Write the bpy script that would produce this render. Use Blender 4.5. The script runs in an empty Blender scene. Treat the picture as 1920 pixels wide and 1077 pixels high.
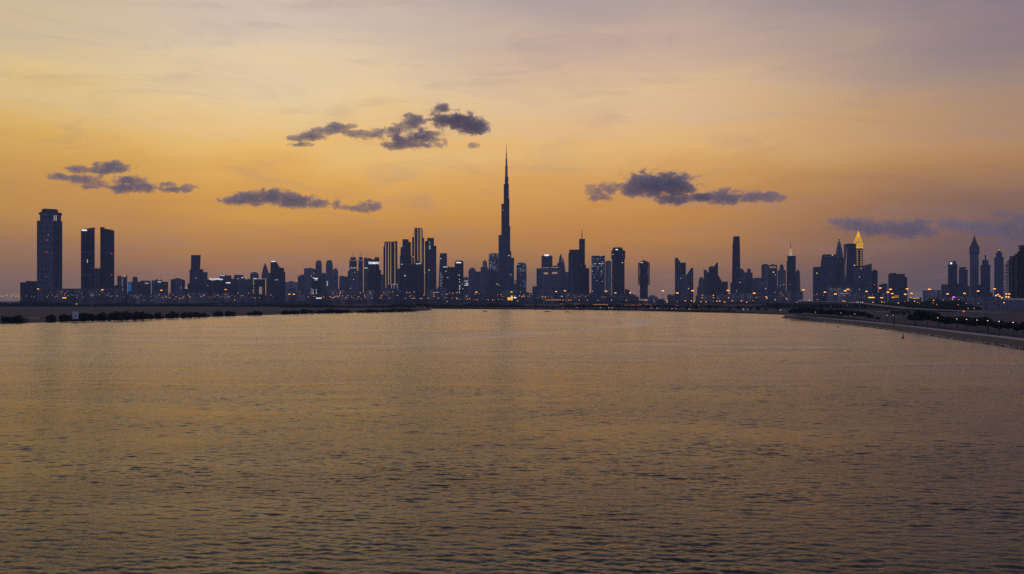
import bpy, math, random
import numpy as np
from mathutils import Vector
R = math.radians
rnd = random.Random(7)
S = bpy.context.scene
COL = S.collection

# ------------------------------------------------------------------ camera
CAMZ, HZ, F = 20.0, 562.0, 1600.0          # eye height (m), horizon row, focal length (px of the 1920 px frame)
cam_d = bpy.data.cameras.new('camera'); cam = bpy.data.objects.new('camera', cam_d); COL.objects.link(cam)
cam.location = (0, 0, CAMZ); cam.rotation_euler = (R(90), 0, 0)
cam_d.sensor_width = 36; cam_d.lens = 36 * F / 1920
cam_d.shift_y = (HZ - 538.5) / 1920
cam_d.clip_start = 0.5; cam_d.clip_end = 90000
S.camera = cam
def X(px, d): return (px - 960) / F * d
def Z(py, d): return CAMZ + (HZ - py) / F * d

# ------------------------------------------------------------------ world: dusk sky
def lin(c):
    return tuple(((v/255)/12.92 if v/255 <= .04045 else ((v/255+.055)/1.055)**2.4) for v in c) + (1,)
W = bpy.data.worlds.new('World'); S.world = W; W.use_nodes = True
nt = W.node_tree; nt.nodes.clear()
def N(tree, t, **kw):
    n = tree.nodes.new(t)
    for k, v in kw.items(): setattr(n, k, v)
    return n
def M_(tree, op, a, b=None, c=None, clamp=False):
    n = tree.nodes.new('ShaderNodeMath'); n.operation = op; n.use_clamp = clamp
    for i, v in enumerate((a, b, c)):
        if v is None: continue
        if isinstance(v, (int, float)): n.inputs[i].default_value = v
        else: tree.links.new(v, n.inputs[i])
    return n.outputs[0]
def mixc(tree, f, a, b, mode='MIX'):
    n = tree.nodes.new('ShaderNodeMix'); n.data_type = 'RGBA'; n.blend_type = mode
    for i, v in ((0, f), (6, a), (7, b)):
        if isinstance(v, (int, float)): n.inputs[i].default_value = v
        elif isinstance(v, tuple): n.inputs[i].default_value = v
        else: tree.links.new(v, n.inputs[i])
    return n.outputs[2]
tc = N(nt, 'ShaderNodeTexCoord'); sp = N(nt, 'ShaderNodeSeparateXYZ')
nt.links.new(tc.outputs['Generated'], sp.inputs[0])
hx = M_(nt, 'SQRT', M_(nt, 'ADD', M_(nt, 'MULTIPLY', sp.outputs[0], sp.outputs[0]), M_(nt, 'MULTIPLY', sp.outputs[1], sp.outputs[1])))
tanel = M_(nt, 'DIVIDE', sp.outputs[2], M_(nt, 'MAXIMUM', hx, .001))
az = M_(nt, 'ARCTAN2', sp.outputs[0], sp.outputs[1])
# slow horizontal bands of thin veil bend the gradient a little
cv = N(nt, 'ShaderNodeCombineXYZ')
nt.links.new(M_(nt, 'MULTIPLY', az, 2.6), cv.inputs[0]); nt.links.new(M_(nt, 'MULTIPLY', tanel, 13.0), cv.inputs[1])
nz = N(nt, 'ShaderNodeTexNoise'); nz.inputs['Scale'].default_value = 1.0; nz.inputs['Detail'].default_value = 6; nz.inputs['Roughness'].default_value = .55
nz.inputs['Distortion'].default_value = .6
nt.links.new(cv.outputs[0], nz.inputs['Vector'])
veil = M_(nt, 'SUBTRACT', nz.outputs[0], .5)
te = M_(nt, 'ADD', tanel, M_(nt, 'MULTIPLY', veil, M_(nt, 'MULTIPLY', M_(nt, 'MINIMUM', M_(nt, 'MAXIMUM', tanel, 0), .2), .75)))
tpos = M_(nt, 'DIVIDE', te, 1.5, clamp=True)
def ramp(stops):
    r = nt.nodes.new('ShaderNodeValToRGB'); cr = r.color_ramp; cr.interpolation = 'B_SPLINE' if False else 'EASE'
    cr.interpolation = 'LINEAR'
    pts = [(((HZ - y) / F) / 1.5, lin(c)) for y, c in stops]
    cr.elements[0].position, cr.elements[0].color = pts[0]
    cr.elements[1].position, cr.elements[1].color = pts[-1]
    for p, c in pts[1:-1]:
        e = cr.elements.new(p); e.color = c
    nt.links.new(tpos, r.inputs[0]); return r.outputs[0]
# rows of the photograph -> elevation; rows above the frame (negative) go on towards a dull violet zenith
TOP = [(-250,(140,136,150)),(-900,(98,103,128)),(-1800,(78,86,114))]
SKY_0 = [(562,(110,92,88)),(518,(132,100,84)),(458,(166,119,72)),(403,(200,145,64)),(340,(214,163,72)),(290,(222,176,90)),(188,(220,192,136)),(108,(202,181,148)),(10,(176,163,150))] + TOP
SKY_1 = [(562,(120,96,86)),(518,(142,104,82)),(458,(188,131,66)),(403,(216,156,62)),(340,(232,176,82)),(290,(238,190,108)),(188,(232,204,156)),(108,(220,197,166)),(10,(202,184,170))] + TOP
SKY_2 = [(562,(116,92,86)),(518,(138,103,80)),(458,(184,127,62)),(403,(204,141,58)),(340,(220,164,82)),(290,(232,183,114)),(188,(222,187,144)),(108,(198,170,150)),(10,(174,156,150))] + TOP
SKY_3 = [(562,(80,72,86)),(518,(90,76,84)),(458,(108,84,82)),(403,(138,102,80)),(340,(176,129,77)),(290,(182,138,93)),(188,(160,133,116)),(108,(138,120,124)),(10,(122,112,126)),(-250,(112,108,130)),(-900,(90,95,120)),(-1800,(78,86,114))]
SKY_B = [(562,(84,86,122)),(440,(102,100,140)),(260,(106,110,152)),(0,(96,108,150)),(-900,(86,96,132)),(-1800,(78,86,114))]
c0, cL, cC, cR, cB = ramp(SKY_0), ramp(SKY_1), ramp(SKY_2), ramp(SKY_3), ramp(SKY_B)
def mr(v, a, b, smooth=True):
    n = nt.nodes.new('ShaderNodeMapRange'); n.interpolation_type = 'SMOOTHSTEP' if smooth else 'LINEAR'
    nt.links.new(v, n.inputs[0]); n.inputs[1].default_value = a; n.inputs[2].default_value = b
    return n.outputs[0]
c = mixc(nt, mr(az, -.56, -.28), c0, cL)
c = mixc(nt, mr(az, -.28, .12), c, cC)
c = mixc(nt, mr(az, .12, .58), c, cR)
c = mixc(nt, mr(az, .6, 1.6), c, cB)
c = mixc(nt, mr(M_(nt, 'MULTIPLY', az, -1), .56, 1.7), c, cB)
# thin high wisps, a shade duller than the glow behind them
cw = N(nt, 'ShaderNodeCombineXYZ'); nt.links.new(M_(nt, 'MULTIPLY', az, 5.0), cw.inputs[0]); nt.links.new(M_(nt, 'MULTIPLY', tanel, 21.0), cw.inputs[1])
nw = N(nt, 'ShaderNodeTexNoise'); nw.inputs['Scale'].default_value = 1.3; nw.inputs['Detail'].default_value = 8; nw.inputs['Roughness'].default_value = .6; nw.inputs['Distortion'].default_value = 1.1
nt.links.new(cw.outputs[0], nw.inputs['Vector'])
wisp = M_(nt, 'MULTIPLY', mr(nw.outputs[0], .47, .75), .26)
c = mixc(nt, wisp, c, (.30,.22,.22,1))
bg = N(nt, 'ShaderNodeBackground'); bg.inputs[1].default_value = 1.19
nt.links.new(c, bg.inputs[0])
wo = N(nt, 'ShaderNodeOutputWorld'); nt.links.new(bg.outputs[0], wo.inputs[0])
W.cycles.sampling_method = 'MANUAL'; W.cycles.sample_map_resolution = 512
S.view_settings.view_transform = 'Standard'; S.view_settings.look = 'None'
S.view_settings.exposure = 0; S.view_settings.gamma = 1
S.view_settings.use_curve_mapping = False
S.cycles.use_denoising = False
S.cycles.max_bounces = 5; S.cycles.volume_bounces = 2; S.cycles.transparent_max_bounces = 8
S.cycles.sample_clamp_indirect = 1.5
S.cycles.volume_step_rate = 1.0; S.cycles.volume_max_steps = 128

# ------------------------------------------------------------------ helpers
def link(o, parent=None):
    COL.objects.link(o)
    if parent is not None: o.parent = parent
    return o
def tag(o, label=None, cat=None, group=None, kind=None):
    if label: o['label'] = label
    if cat: o['category'] = cat
    if group: o['group'] = group
    if kind: o['kind'] = kind
    return o
def empty(name, loc, label, cat, group=None):
    o = bpy.data.objects.new(name, None); o.location = loc; o.empty_display_size = 1
    return tag(link(o), label, cat, group)
class MB:
    def __init__(s): s.v = []; s.f = []
    def add(s, vs, fs):
        n = len(s.v); s.v += [tuple(v) for v in vs]; s.f += [tuple(i+n for i in f) for f in fs]; return s
    def prism(s, bottom, top):
        """bottom, top: equal loops of 3D points (ccw from above)"""
        n = len(bottom)
        fs = [tuple(range(n-1, -1, -1)), tuple(range(n, 2*n))] + [(i, (i+1) % n, n+(i+1) % n, n+i) for i in range(n)]
        return s.add(list(bottom)+list(top), fs)
    def box(s, x0, x1, y0, y1, z0, z1):
        q = [(x0,y0),(x1,y0),(x1,y1),(x0,y1)]
        return s.prism([(x,y,z0) for x,y in q], [(x,y,z1) for x,y in q])
    def obox(s, cx, cy, w, d, z0, z1, rot=0, w2=None, d2=None):
        w2 = w if w2 is None else w2; d2 = d if d2 is None else d2
        ca, sa = math.cos(rot), math.sin(rot)
        L = lambda w, d, z: [(cx+a*w/2*ca-b*d/2*sa, cy+a*w/2*sa+b*d/2*ca, z) for a, b in ((-1,-1),(1,-1),(1,1),(-1,1))]
        return s.prism(L(w,d,z0), L(w2,d2,z1))
    def lathe(s, cx, cy, prof, n=16, sy=1.0):
        """prof: (radius, z) rising"""
        base = len(s.v)
        for r, z in prof:
            for k in range(n):
                a = 2*math.pi*k/n; s.v.append((cx+r*math.cos(a), cy+r*sy*math.sin(a), z))
        for i in range(len(prof)-1):
            for k in range(n):
                a = base+i*n+k; b = base+i*n+(k+1) % n
                s.f.append((a, b, b+n, a+n))
        s.f.append(tuple(base+k for k in range(n-1, -1, -1))); s.f.append(tuple(base+(len(prof)-1)*n+k for k in range(n)))
        return s
    def mesh(s, name, m=None):
        me = bpy.data.meshes.new(name); me.from_pydata(s.v, [], s.f); me.update()
        if m: me.materials.append(m)
        return me
    def build(s, name, m, parent=None, loc=(0,0,0)):
        o = bpy.data.objects.new(name, s.mesh(name, m)); o.location = loc
        return link(o, parent)
def new(name, mesh, parent=None, loc=(0,0,0), rz=0, sc=(1,1,1)):
    o = bpy.data.objects.new(name, mesh); o.location = loc; o.rotation_euler = (0,0,rz); o.scale = sc
    return link(o, parent)

# ------------------------------------------------------------------ materials
def mat(name, col, rough=.8, spec=.3, noise=None, metal=0, bump=None, coords='Object'):
    m = bpy.data.materials.new(name); m.use_nodes = True; t = m.node_tree
    b = t.nodes['Principled BSDF']; b.inputs['Roughness'].default_value = rough
    b.inputs['Specular IOR Level'].default_value = spec; b.inputs['Metallic'].default_value = metal
    b.inputs['Base Color'].default_value = (*col, 1)
    if noise:
        sc, amt, col2 = noise
        g = N(t, 'ShaderNodeNewGeometry') if coords == 'World' else N(t, 'ShaderNodeTexCoord')
        n = N(t, 'ShaderNodeTexNoise'); n.inputs['Scale'].default_value = sc; n.inputs['Detail'].default_value = 5; n.inputs['Roughness'].default_value = .65
        t.links.new(g.outputs['Position' if coords == 'World' else 'Object'], n.inputs['Vector'])
        r = N(t, 'ShaderNodeMapRange'); r.inputs[1].default_value = .5-amt; r.inputs[2].default_value = .5+amt
        t.links.new(n.outputs[0], r.inputs[0])
        t.links.new(mixc(t, r.outputs[0], (*col,1), (*col2,1)), b.inputs['Base Color'])
        if bump:
            bp = N(t, 'ShaderNodeBump'); bp.inputs['Strength'].default_value = bump[0]; bp.inputs['Distance'].default_value = bump[1]
            t.links.new(n.outputs[0], bp.inputs['Height']); t.links.new(bp.outputs[0], b.inputs['Normal'])
    return m
def glow(name, col, strength):
    m = bpy.data.materials.new(name); m.use_nodes = True; t = m.node_tree; t.nodes.clear()
    e = N(t, 'ShaderNodeEmission'); e.inputs[0].default_value = (*col,1); e.inputs[1].default_value = strength
    o = N(t, 'ShaderNodeOutputMaterial'); t.links.new(e.outputs[0], o.inputs[0])
    m.cycles.emission_sampling = 'NONE'
    return m
def facade(name, wall, glass, bay=4.5, floor=3.8, wfrac=.62, ffrac=.6, lit=.004, strip=0.0, litcol=(1,.75,.42), seed=0.0, pier=0):
    """wall with a grid of glazed bays; some bays lit"""
    m = bpy.data.materials.new(name); m.use_nodes = True; t = m.node_tree
    b = t.nodes['Principled BSDF']
    tc = N(t, 'ShaderNodeTexCoord'); s = N(t, 'ShaderNodeSeparateXYZ'); t.links.new(tc.outputs['Object'], s.inputs[0])
    h = M_(t, 'ADD', s.outputs[0], M_(t, 'ADD', M_(t, 'MULTIPLY', s.outputs[1], .83), 700.0+seed))
    hb = M_(t, 'DIVIDE', h, bay); zb = M_(t, 'DIVIDE', s.outputs[2], floor)
    wx = M_(t, 'LESS_THAN', M_(t, 'FRACT', hb), wfrac); wz = M_(t, 'LESS_THAN', M_(t, 'FRACT', zb), ffrac)
    win = M_(t, 'MULTIPLY', wx, wz)
    cell = N(t, 'ShaderNodeCombineXYZ'); t.links.new(M_(t, 'FLOOR', hb), cell.inputs[0]); t.links.new(M_(t, 'FLOOR', zb), cell.inputs[1])
    oi = N(t, 'ShaderNodeObjectInfo'); t.links.new(M_(t, 'MULTIPLY', oi.outputs['Random'], 97.0), cell.inputs[2])
    wn = N(t, 'ShaderNodeTexWhiteNoise'); wn.noise_dimensions = '3D'; t.links.new(cell.outputs[0], wn.inputs['Vector'])
    # coarse tone: plant floors, balconies, columns of a different cladding
    cc = N(t, 'ShaderNodeCombineXYZ'); t.links.new(M_(t, 'FLOOR', M_(t, 'DIVIDE', h, bay*3)), cc.inputs[0])
    t.links.new(M_(t, 'MULTIPLY', oi.outputs['Random'], 31.0), cc.inputs[1])
    wn2 = N(t, 'ShaderNodeTexWhiteNoise'); wn2.noise_dimensions = '3D'; t.links.new(cc.outputs[0], wn2.inputs['Vector'])
    tone = M_(t, 'ADD', .5, M_(t, 'MULTIPLY', wn2.outputs['Value'], 1.05))
    band = M_(t, 'LESS_THAN', M_(t, 'FRACT', M_(t, 'DIVIDE', s.outputs[2], floor*17)), .07)
    wallc = mixc(t, 1.0, (*[min(.5,w*1.35) for w in wall],1), tone, 'MULTIPLY')
    wallc = mixc(t, M_(t, 'MULTIPLY', band, .6), wallc, (.015,.015,.018,1))
    col = mixc(t, win, wallc, mixc(t, wn.outputs['Value'], (*glass,1), (*[g*1.9 for g in glass],1)))
    t.links.new(col, b.inputs['Base Color'])
    t.links.new(M_(t, 'SUBTRACT', .75, M_(t, 'MULTIPLY', win, .5)), b.inputs['Roughness'])
    b.inputs['Specular IOR Level'].default_value = .5
    on = M_(t, 'MULTIPLY', win, M_(t, 'GREATER_THAN', wn.outputs['Value'], 1-lit))
    b.inputs['Emission Color'].default_value = (*litcol,1)
    t.links.new(M_(t, 'MULTIPLY', on, M_(t, 'ADD', .35, M_(t, 'MULTIPLY', wn2.outputs['Value'], 1.2))), b.inputs['Emission Strength'])
    bp = N(t, 'ShaderNodeBump'); bp.invert = True; bp.inputs['Strength'].default_value = .7; bp.inputs['Distance'].default_value = .3
    t.links.new(win, bp.inputs['Height']); t.links.new(bp.outputs[0], b.inputs['Normal'])
    m.cycles.emission_sampling = 'NONE'
    return m
FAC = {
 'glass': facade('blue_glass_facade', (.075,.085,.11), (.03,.04,.06), 6, 4.2, .8, .78, .0015),
 'dark': facade('dark_glass_facade', (.04,.045,.06), (.02,.025,.035), 5, 4, .82, .7, .001, seed=3),
 'conc': facade('grey_concrete_facade', (.13,.125,.13), (.03,.035,.05), 5.5, 3.8, .55, .6, .002, seed=9),
 'pale': facade('pale_stone_facade', (.24,.22,.21), (.035,.04,.05), 5, 3.8, .5, .55, .002, seed=21),
 'rib': facade('ribbed_facade', (.16,.155,.17), (.03,.035,.05), 9, 3.8, .6, .9, .0015, seed=33),
 'lattice': facade('lattice_balcony_facade', (.12,.125,.15), (.025,.03,.045), 11, 17, .55, .5, .0, seed=5),
 'lit': facade('partly_lit_facade', (.10,.105,.13), (.035,.04,.055), 5, 4.2, .6, .5, .055, litcol=(.6,.7,.9), seed=41),
 'warm': facade('warm_lit_facade', (.13,.12,.12), (.035,.04,.05), 5, 4.2, .6, .5, .03, litcol=(1,.7,.4), seed=51),
}
M = {
 'metal': mat('dark_metal', (.05,.05,.055), .5, .5, (2, .3, (.08,.08,.085)), .3),
 'steel': mat('grey_steel', (.2,.2,.2), .45, .5, (3, .3, (.28,.27,.26)), .6),
 'concrete': mat('road_concrete', (.16,.15,.145), .85, .2, (.15, .25, (.24,.225,.215)), coords='World'),
 'slab': mat('bare_concrete', (.17,.16,.15), .9, .2, (.4, .3, (.26,.25,.235))),
 'shade_fill': mat('opening_shade_fill', (.012,.012,.014), .9, .1, (.5, .3, (.02,.02,.024))),  # near-black colour stands in for the shade inside open storeys
 'roof': mat('roof_gravel', (.12,.115,.11), .9, .2, (.3, .3, (.18,.17,.165))),
 'mud': mat('mudflat_soil', (.045,.034,.028), .92, .15, (.012, .2, (.115,.088,.076)), bump=(.5,.4), coords='World'),
 'sand': mat('sandy_ground', (.065,.052,.047), .95, .1, (.02, .22, (.13,.10,.095)), bump=(.4,.3), coords='World'),
 'asphalt': mat('asphalt', (.045,.045,.05), .85, .3, (.3, .3, (.065,.063,.065)), coords='World'),
 'paving': mat('promenade_paving', (.10,.09,.085), .8, .3, (.6, .3, (.16,.14,.13)), coords='World'),
 'coping': mat('pale_coping', (.46,.42,.39), .8, .3, (.35, .3, (.56,.52,.48)), coords='World'),
 'revet': mat('brown_revetment', (.10,.08,.05), .85, .3, (.5, .3, (.145,.115,.075)), bump=(.6,.2), coords='World'),
 'wet': mat('wet_weedy_stone', (.02,.02,.017), .4, .5, (1.2, .3, (.035,.035,.03)), bump=(.6,.2), coords='World'),
 'leaf': mat('dark_green_leaves', (.016,.027,.011), .7, .2, (.8, .3, (.034,.048,.019))),
 'mangrove': mat('mangrove_leaves', (.014,.024,.010), .7, .2, (.5, .3, (.028,.042,.018))),
 'palm': mat('palm_fronds', (.03,.05,.02), .6, .3, (.8, .3, (.06,.075,.03))),
 'trunk': mat('bark', (.07,.05,.035), .9, .2, (3, .3, (.12,.09,.065))),
 'grass': mat('hedge_leaves', (.03,.05,.015), .8, .2, (.7, .3, (.06,.075,.03))),
 'white': mat('white_paint', (.62,.62,.62), .6, .3, (.8, .3, (.74,.73,.71))),
 'wallgrey': mat('lilac_grey_wall_render', (.20,.19,.20), .9, .2, (.05, .25, (.26,.245,.255))),
 'red': mat('red_paint', (.35,.03,.03), .5, .4, (2, .3, (.45,.05,.04))),
 'black': mat('black_rubber', (.02,.02,.02), .7, .3, (4, .3, (.03,.03,.03))),
 'boat': mat('dark_hull', (.03,.03,.035), .5, .4, (2, .3, (.05,.05,.055))),
 'skin': mat('clothed_figure', (.05,.045,.045), .8, .2, (5, .3, (.08,.07,.07))),
 'glassc': mat('car_window', (.02,.022,.028), .15, .6, (2, .3, (.03,.03,.035))),
}
CARP = [mat('car_paint_%s' % n, c, .35, .5, (3, .3, tuple(v*1.1 for v in c)), .1) for n, c in
        (('white',(.6,.6,.6)),('silver',(.35,.35,.37)),('maroon',(.22,.04,.05)),('grey',(.12,.12,.13)))]
G = {
 'amber': glow('sodium_lamp_light', (1,.40,.11), 2.3), 'amber2': glow('dim_sodium_light', (1,.40,.12), .95),
 'gold': glow('golden_floodlight', (1,.50,.035), 1.1), 'goldline': glow('golden_light_line', (1,.56,.24), .66),
 'paleline': glow('pale_light_line', (1,.85,.72), .45),
 'white': glow('white_sign_light', (.92,.93,1), 1.3), 'white2': glow('soft_white_light', (.85,.9,1), .7),
 'blue': glow('blue_light', (.1,.42,1), .55), 'bluedim': glow('dim_blue_light', (.03,.12,.35), .45),
 'red': glow('red_beacon_light', (1,.04,.12), 1.3), 'redd': glow('dim_red_light', (.6,.03,.12), .35),
 'tail': glow('tail_light', (1,.07,.03), 3), 'head': glow('head_light', (1,.93,.8), 5),
 'pink': glow('pink_light', (1,.25,.75), 3), 'violet': glow('violet_light', (.6,.12,.9), 1.6),
 'prom': glow('promenade_lamp_light', (1,.9,.66), 1.7), 'green': glow('greenish_spire_light', (.85,.78,.42), .45),
 'yellow': glow('yellow_hoarding_light', (1,.72,.15), 1.4), 'warmw': glow('warm_window_light', (1,.72,.48), .45),
 'palewin': glow('pale_window_light', (.7,.8,1), .26),
}

# ------------------------------------------------------------------ terrain and water
def water_material():
    m = bpy.data.materials.new('rippled_water'); m.use_nodes = True; t = m.node_tree
    b = t.nodes['Principled BSDF']; b.inputs['Base Color'].default_value = (.022,.024,.026,1)
    b.inputs['Roughness'].default_value = .12; b.inputs['IOR'].default_value = 1.333
    g = N(t, 'ShaderNodeNewGeometry')
    def wave(scale, sx, sy, rot, detail, rough, dist=.3):
        mp = N(t, 'ShaderNodeMapping'); mp.inputs['Scale'].default_value = (sx, sy, 1); mp.inputs['Rotation'].default_value = (0,0,R(rot))
        t.links.new(g.outputs['Position'], mp.inputs['Vector'])
        n = N(t, 'ShaderNodeTexNoise'); n.inputs['Scale'].default_value = scale; n.inputs['Detail'].default_value = detail
        n.inputs['Roughness'].default_value = rough; n.inputs['Distortion'].default_value = dist
        t.links.new(mp.outputs[0], n.inputs['Vector']); return n.outputs[0]
    sy_ = N(t, 'ShaderNodeSeparateXYZ'); t.links.new(g.outputs['Position'], sy_.inputs[0])
    def rng(v, a0, a1, b0, b1):
        n = N(t, 'ShaderNodeMapRange'); n.interpolation_type = 'SMOOTHSTEP'; t.links.new(v, n.inputs[0])
        for i_, w_ in enumerate((a0, a1, b0, b1)): n.inputs[i_+1].default_value = w_
        return n.outputs[0]
    far = rng(sy_.outputs[1], 60, 330, 0, 1)      # waves too small to model take over as relief
    big = wave(.22, .55, 1, 8, 2, .5)
    mid = wave(.75, .55, 1, -6, 3, .6)
    fine = wave(2.6, .6, 1, 4, 3, .6, .5)
    patch = wave(.0085, .6, 1, 24, 5, .65, 1.2)    # wind patches and calmer streaks
    pm = rng(patch, .34, .66, .7, 1.3)
    h = M_(t, 'ADD', M_(t, 'MULTIPLY', M_(t, 'ADD', M_(t, 'MULTIPLY', big, .40), M_(t, 'MULTIPLY', mid, .38)), far), M_(t, 'MULTIPLY', fine, .05))
    # old wake: a curved slick of calmer water left across the basin
    fc = N(t, 'ShaderNodeFloatCurve'); t.links.new(M_(t, 'DIVIDE', M_(t, 'SUBTRACT', sy_.outputs[1], 380.0), 820.0, clamp=True), fc.inputs['Value'])
    cvm = fc.mapping.curves[0]; wk = [(395,-52),(427,-29),(485,0),(571,50),(650,88),(727,109),(842,121),(1000,95),(1143,57)]
    pts_ = [((y_-380)/820, (x_+100)/300) for y_, x_ in wk]
    cvm.points[0].location = pts_[0]; cvm.points[1].location = pts_[-1]
    for p_ in pts_[1:-1]: cvm.points.new(*p_)
    fc.mapping.update()
    xc_ = M_(t, 'SUBTRACT', M_(t, 'MULTIPLY', fc.outputs[0], 300.0), 100.0)
    off_ = M_(t, 'ADD', M_(t, 'ABSOLUTE', M_(t, 'SUBTRACT', sy_.outputs[0], xc_)), M_(t, 'MULTIPLY', M_(t, 'SUBTRACT', wave(.05, 1, 1, 0, 3, .6), .5), 14.0))
    wake = M_(t, 'MULTIPLY', rng(off_, 3, 15, 1, 0), M_(t, 'MULTIPLY', rng(sy_.outputs[1], 400, 470, 0, 1), rng(sy_.outputs[1], 1000, 1140, 1, 0)))
    gust = rng(wave(.045, .28, 1, 5, 3, .6, .8), .3, .7, .45, 1.6)
    h = M_(t, 'MULTIPLY', M_(t, 'MULTIPLY', h, M_(t, 'MULTIPLY', pm, gust)), M_(t, 'SUBTRACT', 1.0, M_(t, 'MULTIPLY', wake, .25)))
    t.nodes.remove(b)
    def bump(k):
        bp = N(t, 'ShaderNodeBump'); bp.inputs['Strength'].default_value = 1; bp.inputs['Distance'].default_value = k
        t.links.new(h, bp.inputs['Height']); return bp.outputs[0]
    gl = N(t, 'ShaderNodeBsdfGlossy'); gl.distribution = 'GGX'
    t.links.new(M_(t, 'ADD', M_(t, 'ADD', RN, M_(t, 'MULTIPLY', far, RF-RN)), M_(t, 'ADD', rng(patch, .36, .64, -.03, .03), M_(t, 'MULTIPLY', wake, .10))), gl.inputs['Roughness'])
    gl.inputs['Color'].default_value = (.97,.92,.785,1); t.links.new(bump(WAVE), gl.inputs['Normal'])
    fr = N(t, 'ShaderNodeFresnel'); fr.inputs['IOR'].default_value = 1.333; t.links.new(bump(WAVE*FRK), fr.inputs['Normal'])
    df = N(t, 'ShaderNodeBsdfDiffuse'); df.inputs['Color'].default_value = (.02,.021,.02,1)
    mx = N(t, 'ShaderNodeMixShader'); t.links.new(fr.outputs[0], mx.inputs[0]); t.links.new(df.outputs[0], mx.inputs[1]); t.links.new(gl.outputs[0], mx.inputs[2])
    t.links.new(mx.outputs[0], t.nodes['Material Output'].inputs['Surface'])
    return m
FRK = .45; RN = .12; RF = .22
WAVE = .85
M['water'] = water_material()
def water_surface():
    """one sheet: short wind waves modelled where they can be told apart, flat with fine relief beyond"""
    rs = np.random.RandomState(11)
    ys = np.concatenate([np.arange(56, 118, .105), np.arange(118, 200, .2), np.arange(200, 330, .4), np.arange(330, 620, .9)]); nc = 860
    u = np.linspace(-1, 1, nc)
    Yg = np.repeat(ys[:, None], nc, 1); Xg = u[None, :]*(Yg*.65+8)
    x = Xg.astype(np.float32); y = Yg.astype(np.float32)
    env = np.zeros_like(x)
    for _ in range(12):
        a = rs.uniform(-1.35, 1.35); L = rs.uniform(6, 45); env += np.sin((x*np.sin(a)*.8+y*np.cos(a))*2*np.pi/L+rs.uniform(0, 6.28))
    env = np.clip(1.05+.10*env, .75, 1.5)
    z = np.zeros_like(x); dy = np.zeros_like(x)
    for i in range(WN):
        L = float(np.exp(rs.uniform(np.log(.36), np.log(2.7)))); k = 2*np.pi/L; a = rs.normal(.06, .42)
        amp = WSL/k*(1.0 if L < 1.2 else .72)*rs.uniform(.6, 1.3)
        ph = (x*np.sin(a)+y*np.cos(a))*k+rs.uniform(0, 6.28)
        res = np.clip((L/np.maximum(np.where(y < 118, .105, np.where(y < 200, .2, np.where(y < 330, .4, .9))), y*.66/430*.8)-2.4)/2, 0, 1)
        z += amp*res*np.sin(ph); dy -= amp*res*np.cos(ph)*.75
    edge = np.clip(np.minimum.reduce([(y-56)/4, (620-y)/120, (1-np.abs(u))[None, :]*12+0*y]), 0, 1)
    z *= env*edge; dy *= env*edge
    z += .0; n = x.size
    co = np.stack([x, y+dy, z], -1).reshape(-1, 3)
    r, c_ = len(ys), nc
    idx = np.arange(n, dtype=np.int32).reshape(r, c_)
    q = np.stack([idx[:-1, :-1], idx[:-1, 1:], idx[1:, 1:], idx[1:, :-1]], -1).reshape(-1, 4)
    a0 = 56*.65+8
    y1 = float(ys[-1]); a1 = y1*.65+8
    out = np.array([(-a0,56,0),(a0,56,0),(a1,y1,0),(-a1,y1,0),(-7000,-400,0),(7000,-400,0),(7000,2600,0),(-7000,2600,0)], np.float32)
    oq = np.array([(4,5,1,0),(5,6,2,1),(6,7,3,2),(7,4,0,3)], np.int32)+n
    co = np.concatenate([co, out]); q = np.concatenate([q, oq])
    me = bpy.data.meshes.new('water'); me.vertices.add(len(co)); me.loops.add(q.size); me.polygons.add(len(q))
    me.vertices.foreach_set('co', co.astype(np.float32).ravel()); me.loops.foreach_set('vertex_index', q.astype(np.int32).ravel())
    me.polygons.foreach_set('loop_start', np.arange(0, q.size, 4, dtype=np.int32))
    me.polygons.foreach_set('use_smooth', np.ones(len(q), bool)); me.update(); me.validate(); me.materials.append(M['water'])
    o = bpy.data.objects.new('water', me); link(o); tag(o, kind='structure')
WN = 64; WSL = .0195
water_surface()
o = MB().box(-7000, 7000, -400, 9000, -6, -5).build('water_bed', M['mud']); tag(o, kind='structure')
def sheet(name, pts, z, m, z0=-5.0, kind='structure'):
    n = len(pts); vs = [(x, y, z0) for x, y in pts] + [(x, y, z) for x, y in pts]
    area = sum(pts[i][0]*pts[(i+1) % n][1]-pts[(i+1) % n][0]*pts[i][1] for i in range(n))
    if area < 0: pts = pts[::-1]; vs = [(x, y, z0) for x, y in pts] + [(x, y, z) for x, y in pts]
    fs = [tuple(range(n, 2*n))] + [(i, (i+1) % n, n+(i+1) % n, n+i) for i in range(n)]
    o = MB().add(vs, fs).build(name, m); return tag(o, kind=kind)
def shore(px, py, z=0): d = F*(CAMZ-z)/(py-HZ); return (X(px, d), d)
LEFT = [(-900,300),(-520,560)] + [shore(a, b) for a, b in ((0,607.5),(60,605.5),(160,602.5),(230,600),(300,597.5),(390,594.5),(480,591.5),(560,588.8),(640,587),(700,586),(780,584))]
LEFT += [(-150,1610),(-185,1860),(-260,2400),(-7000,2400),(-7000,300)]
sheet('mudflat', LEFT, .7, M['mud'])
FAR = [shore(a, b) for a, b in ((780,579.2),(860,579.6),(960,580.4),(1100,581.6),(1200,583.2),(1300,585.6),(1380,587.4),(1440,589.2),(1475,590.6),(1500,592.2))]
far_poly = [(-185,1870)] + FAR + [(420,1010),(3200,1010),(3200,2500),(-260,2500)]
sheet('waterfront_ground', far_poly, 1.6, M['sand'])
sheet('city_ground', [(-7000,2390),(7000,2390),(7000,8500),(-7000,8500)], 2.0, M['sand'])
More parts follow.
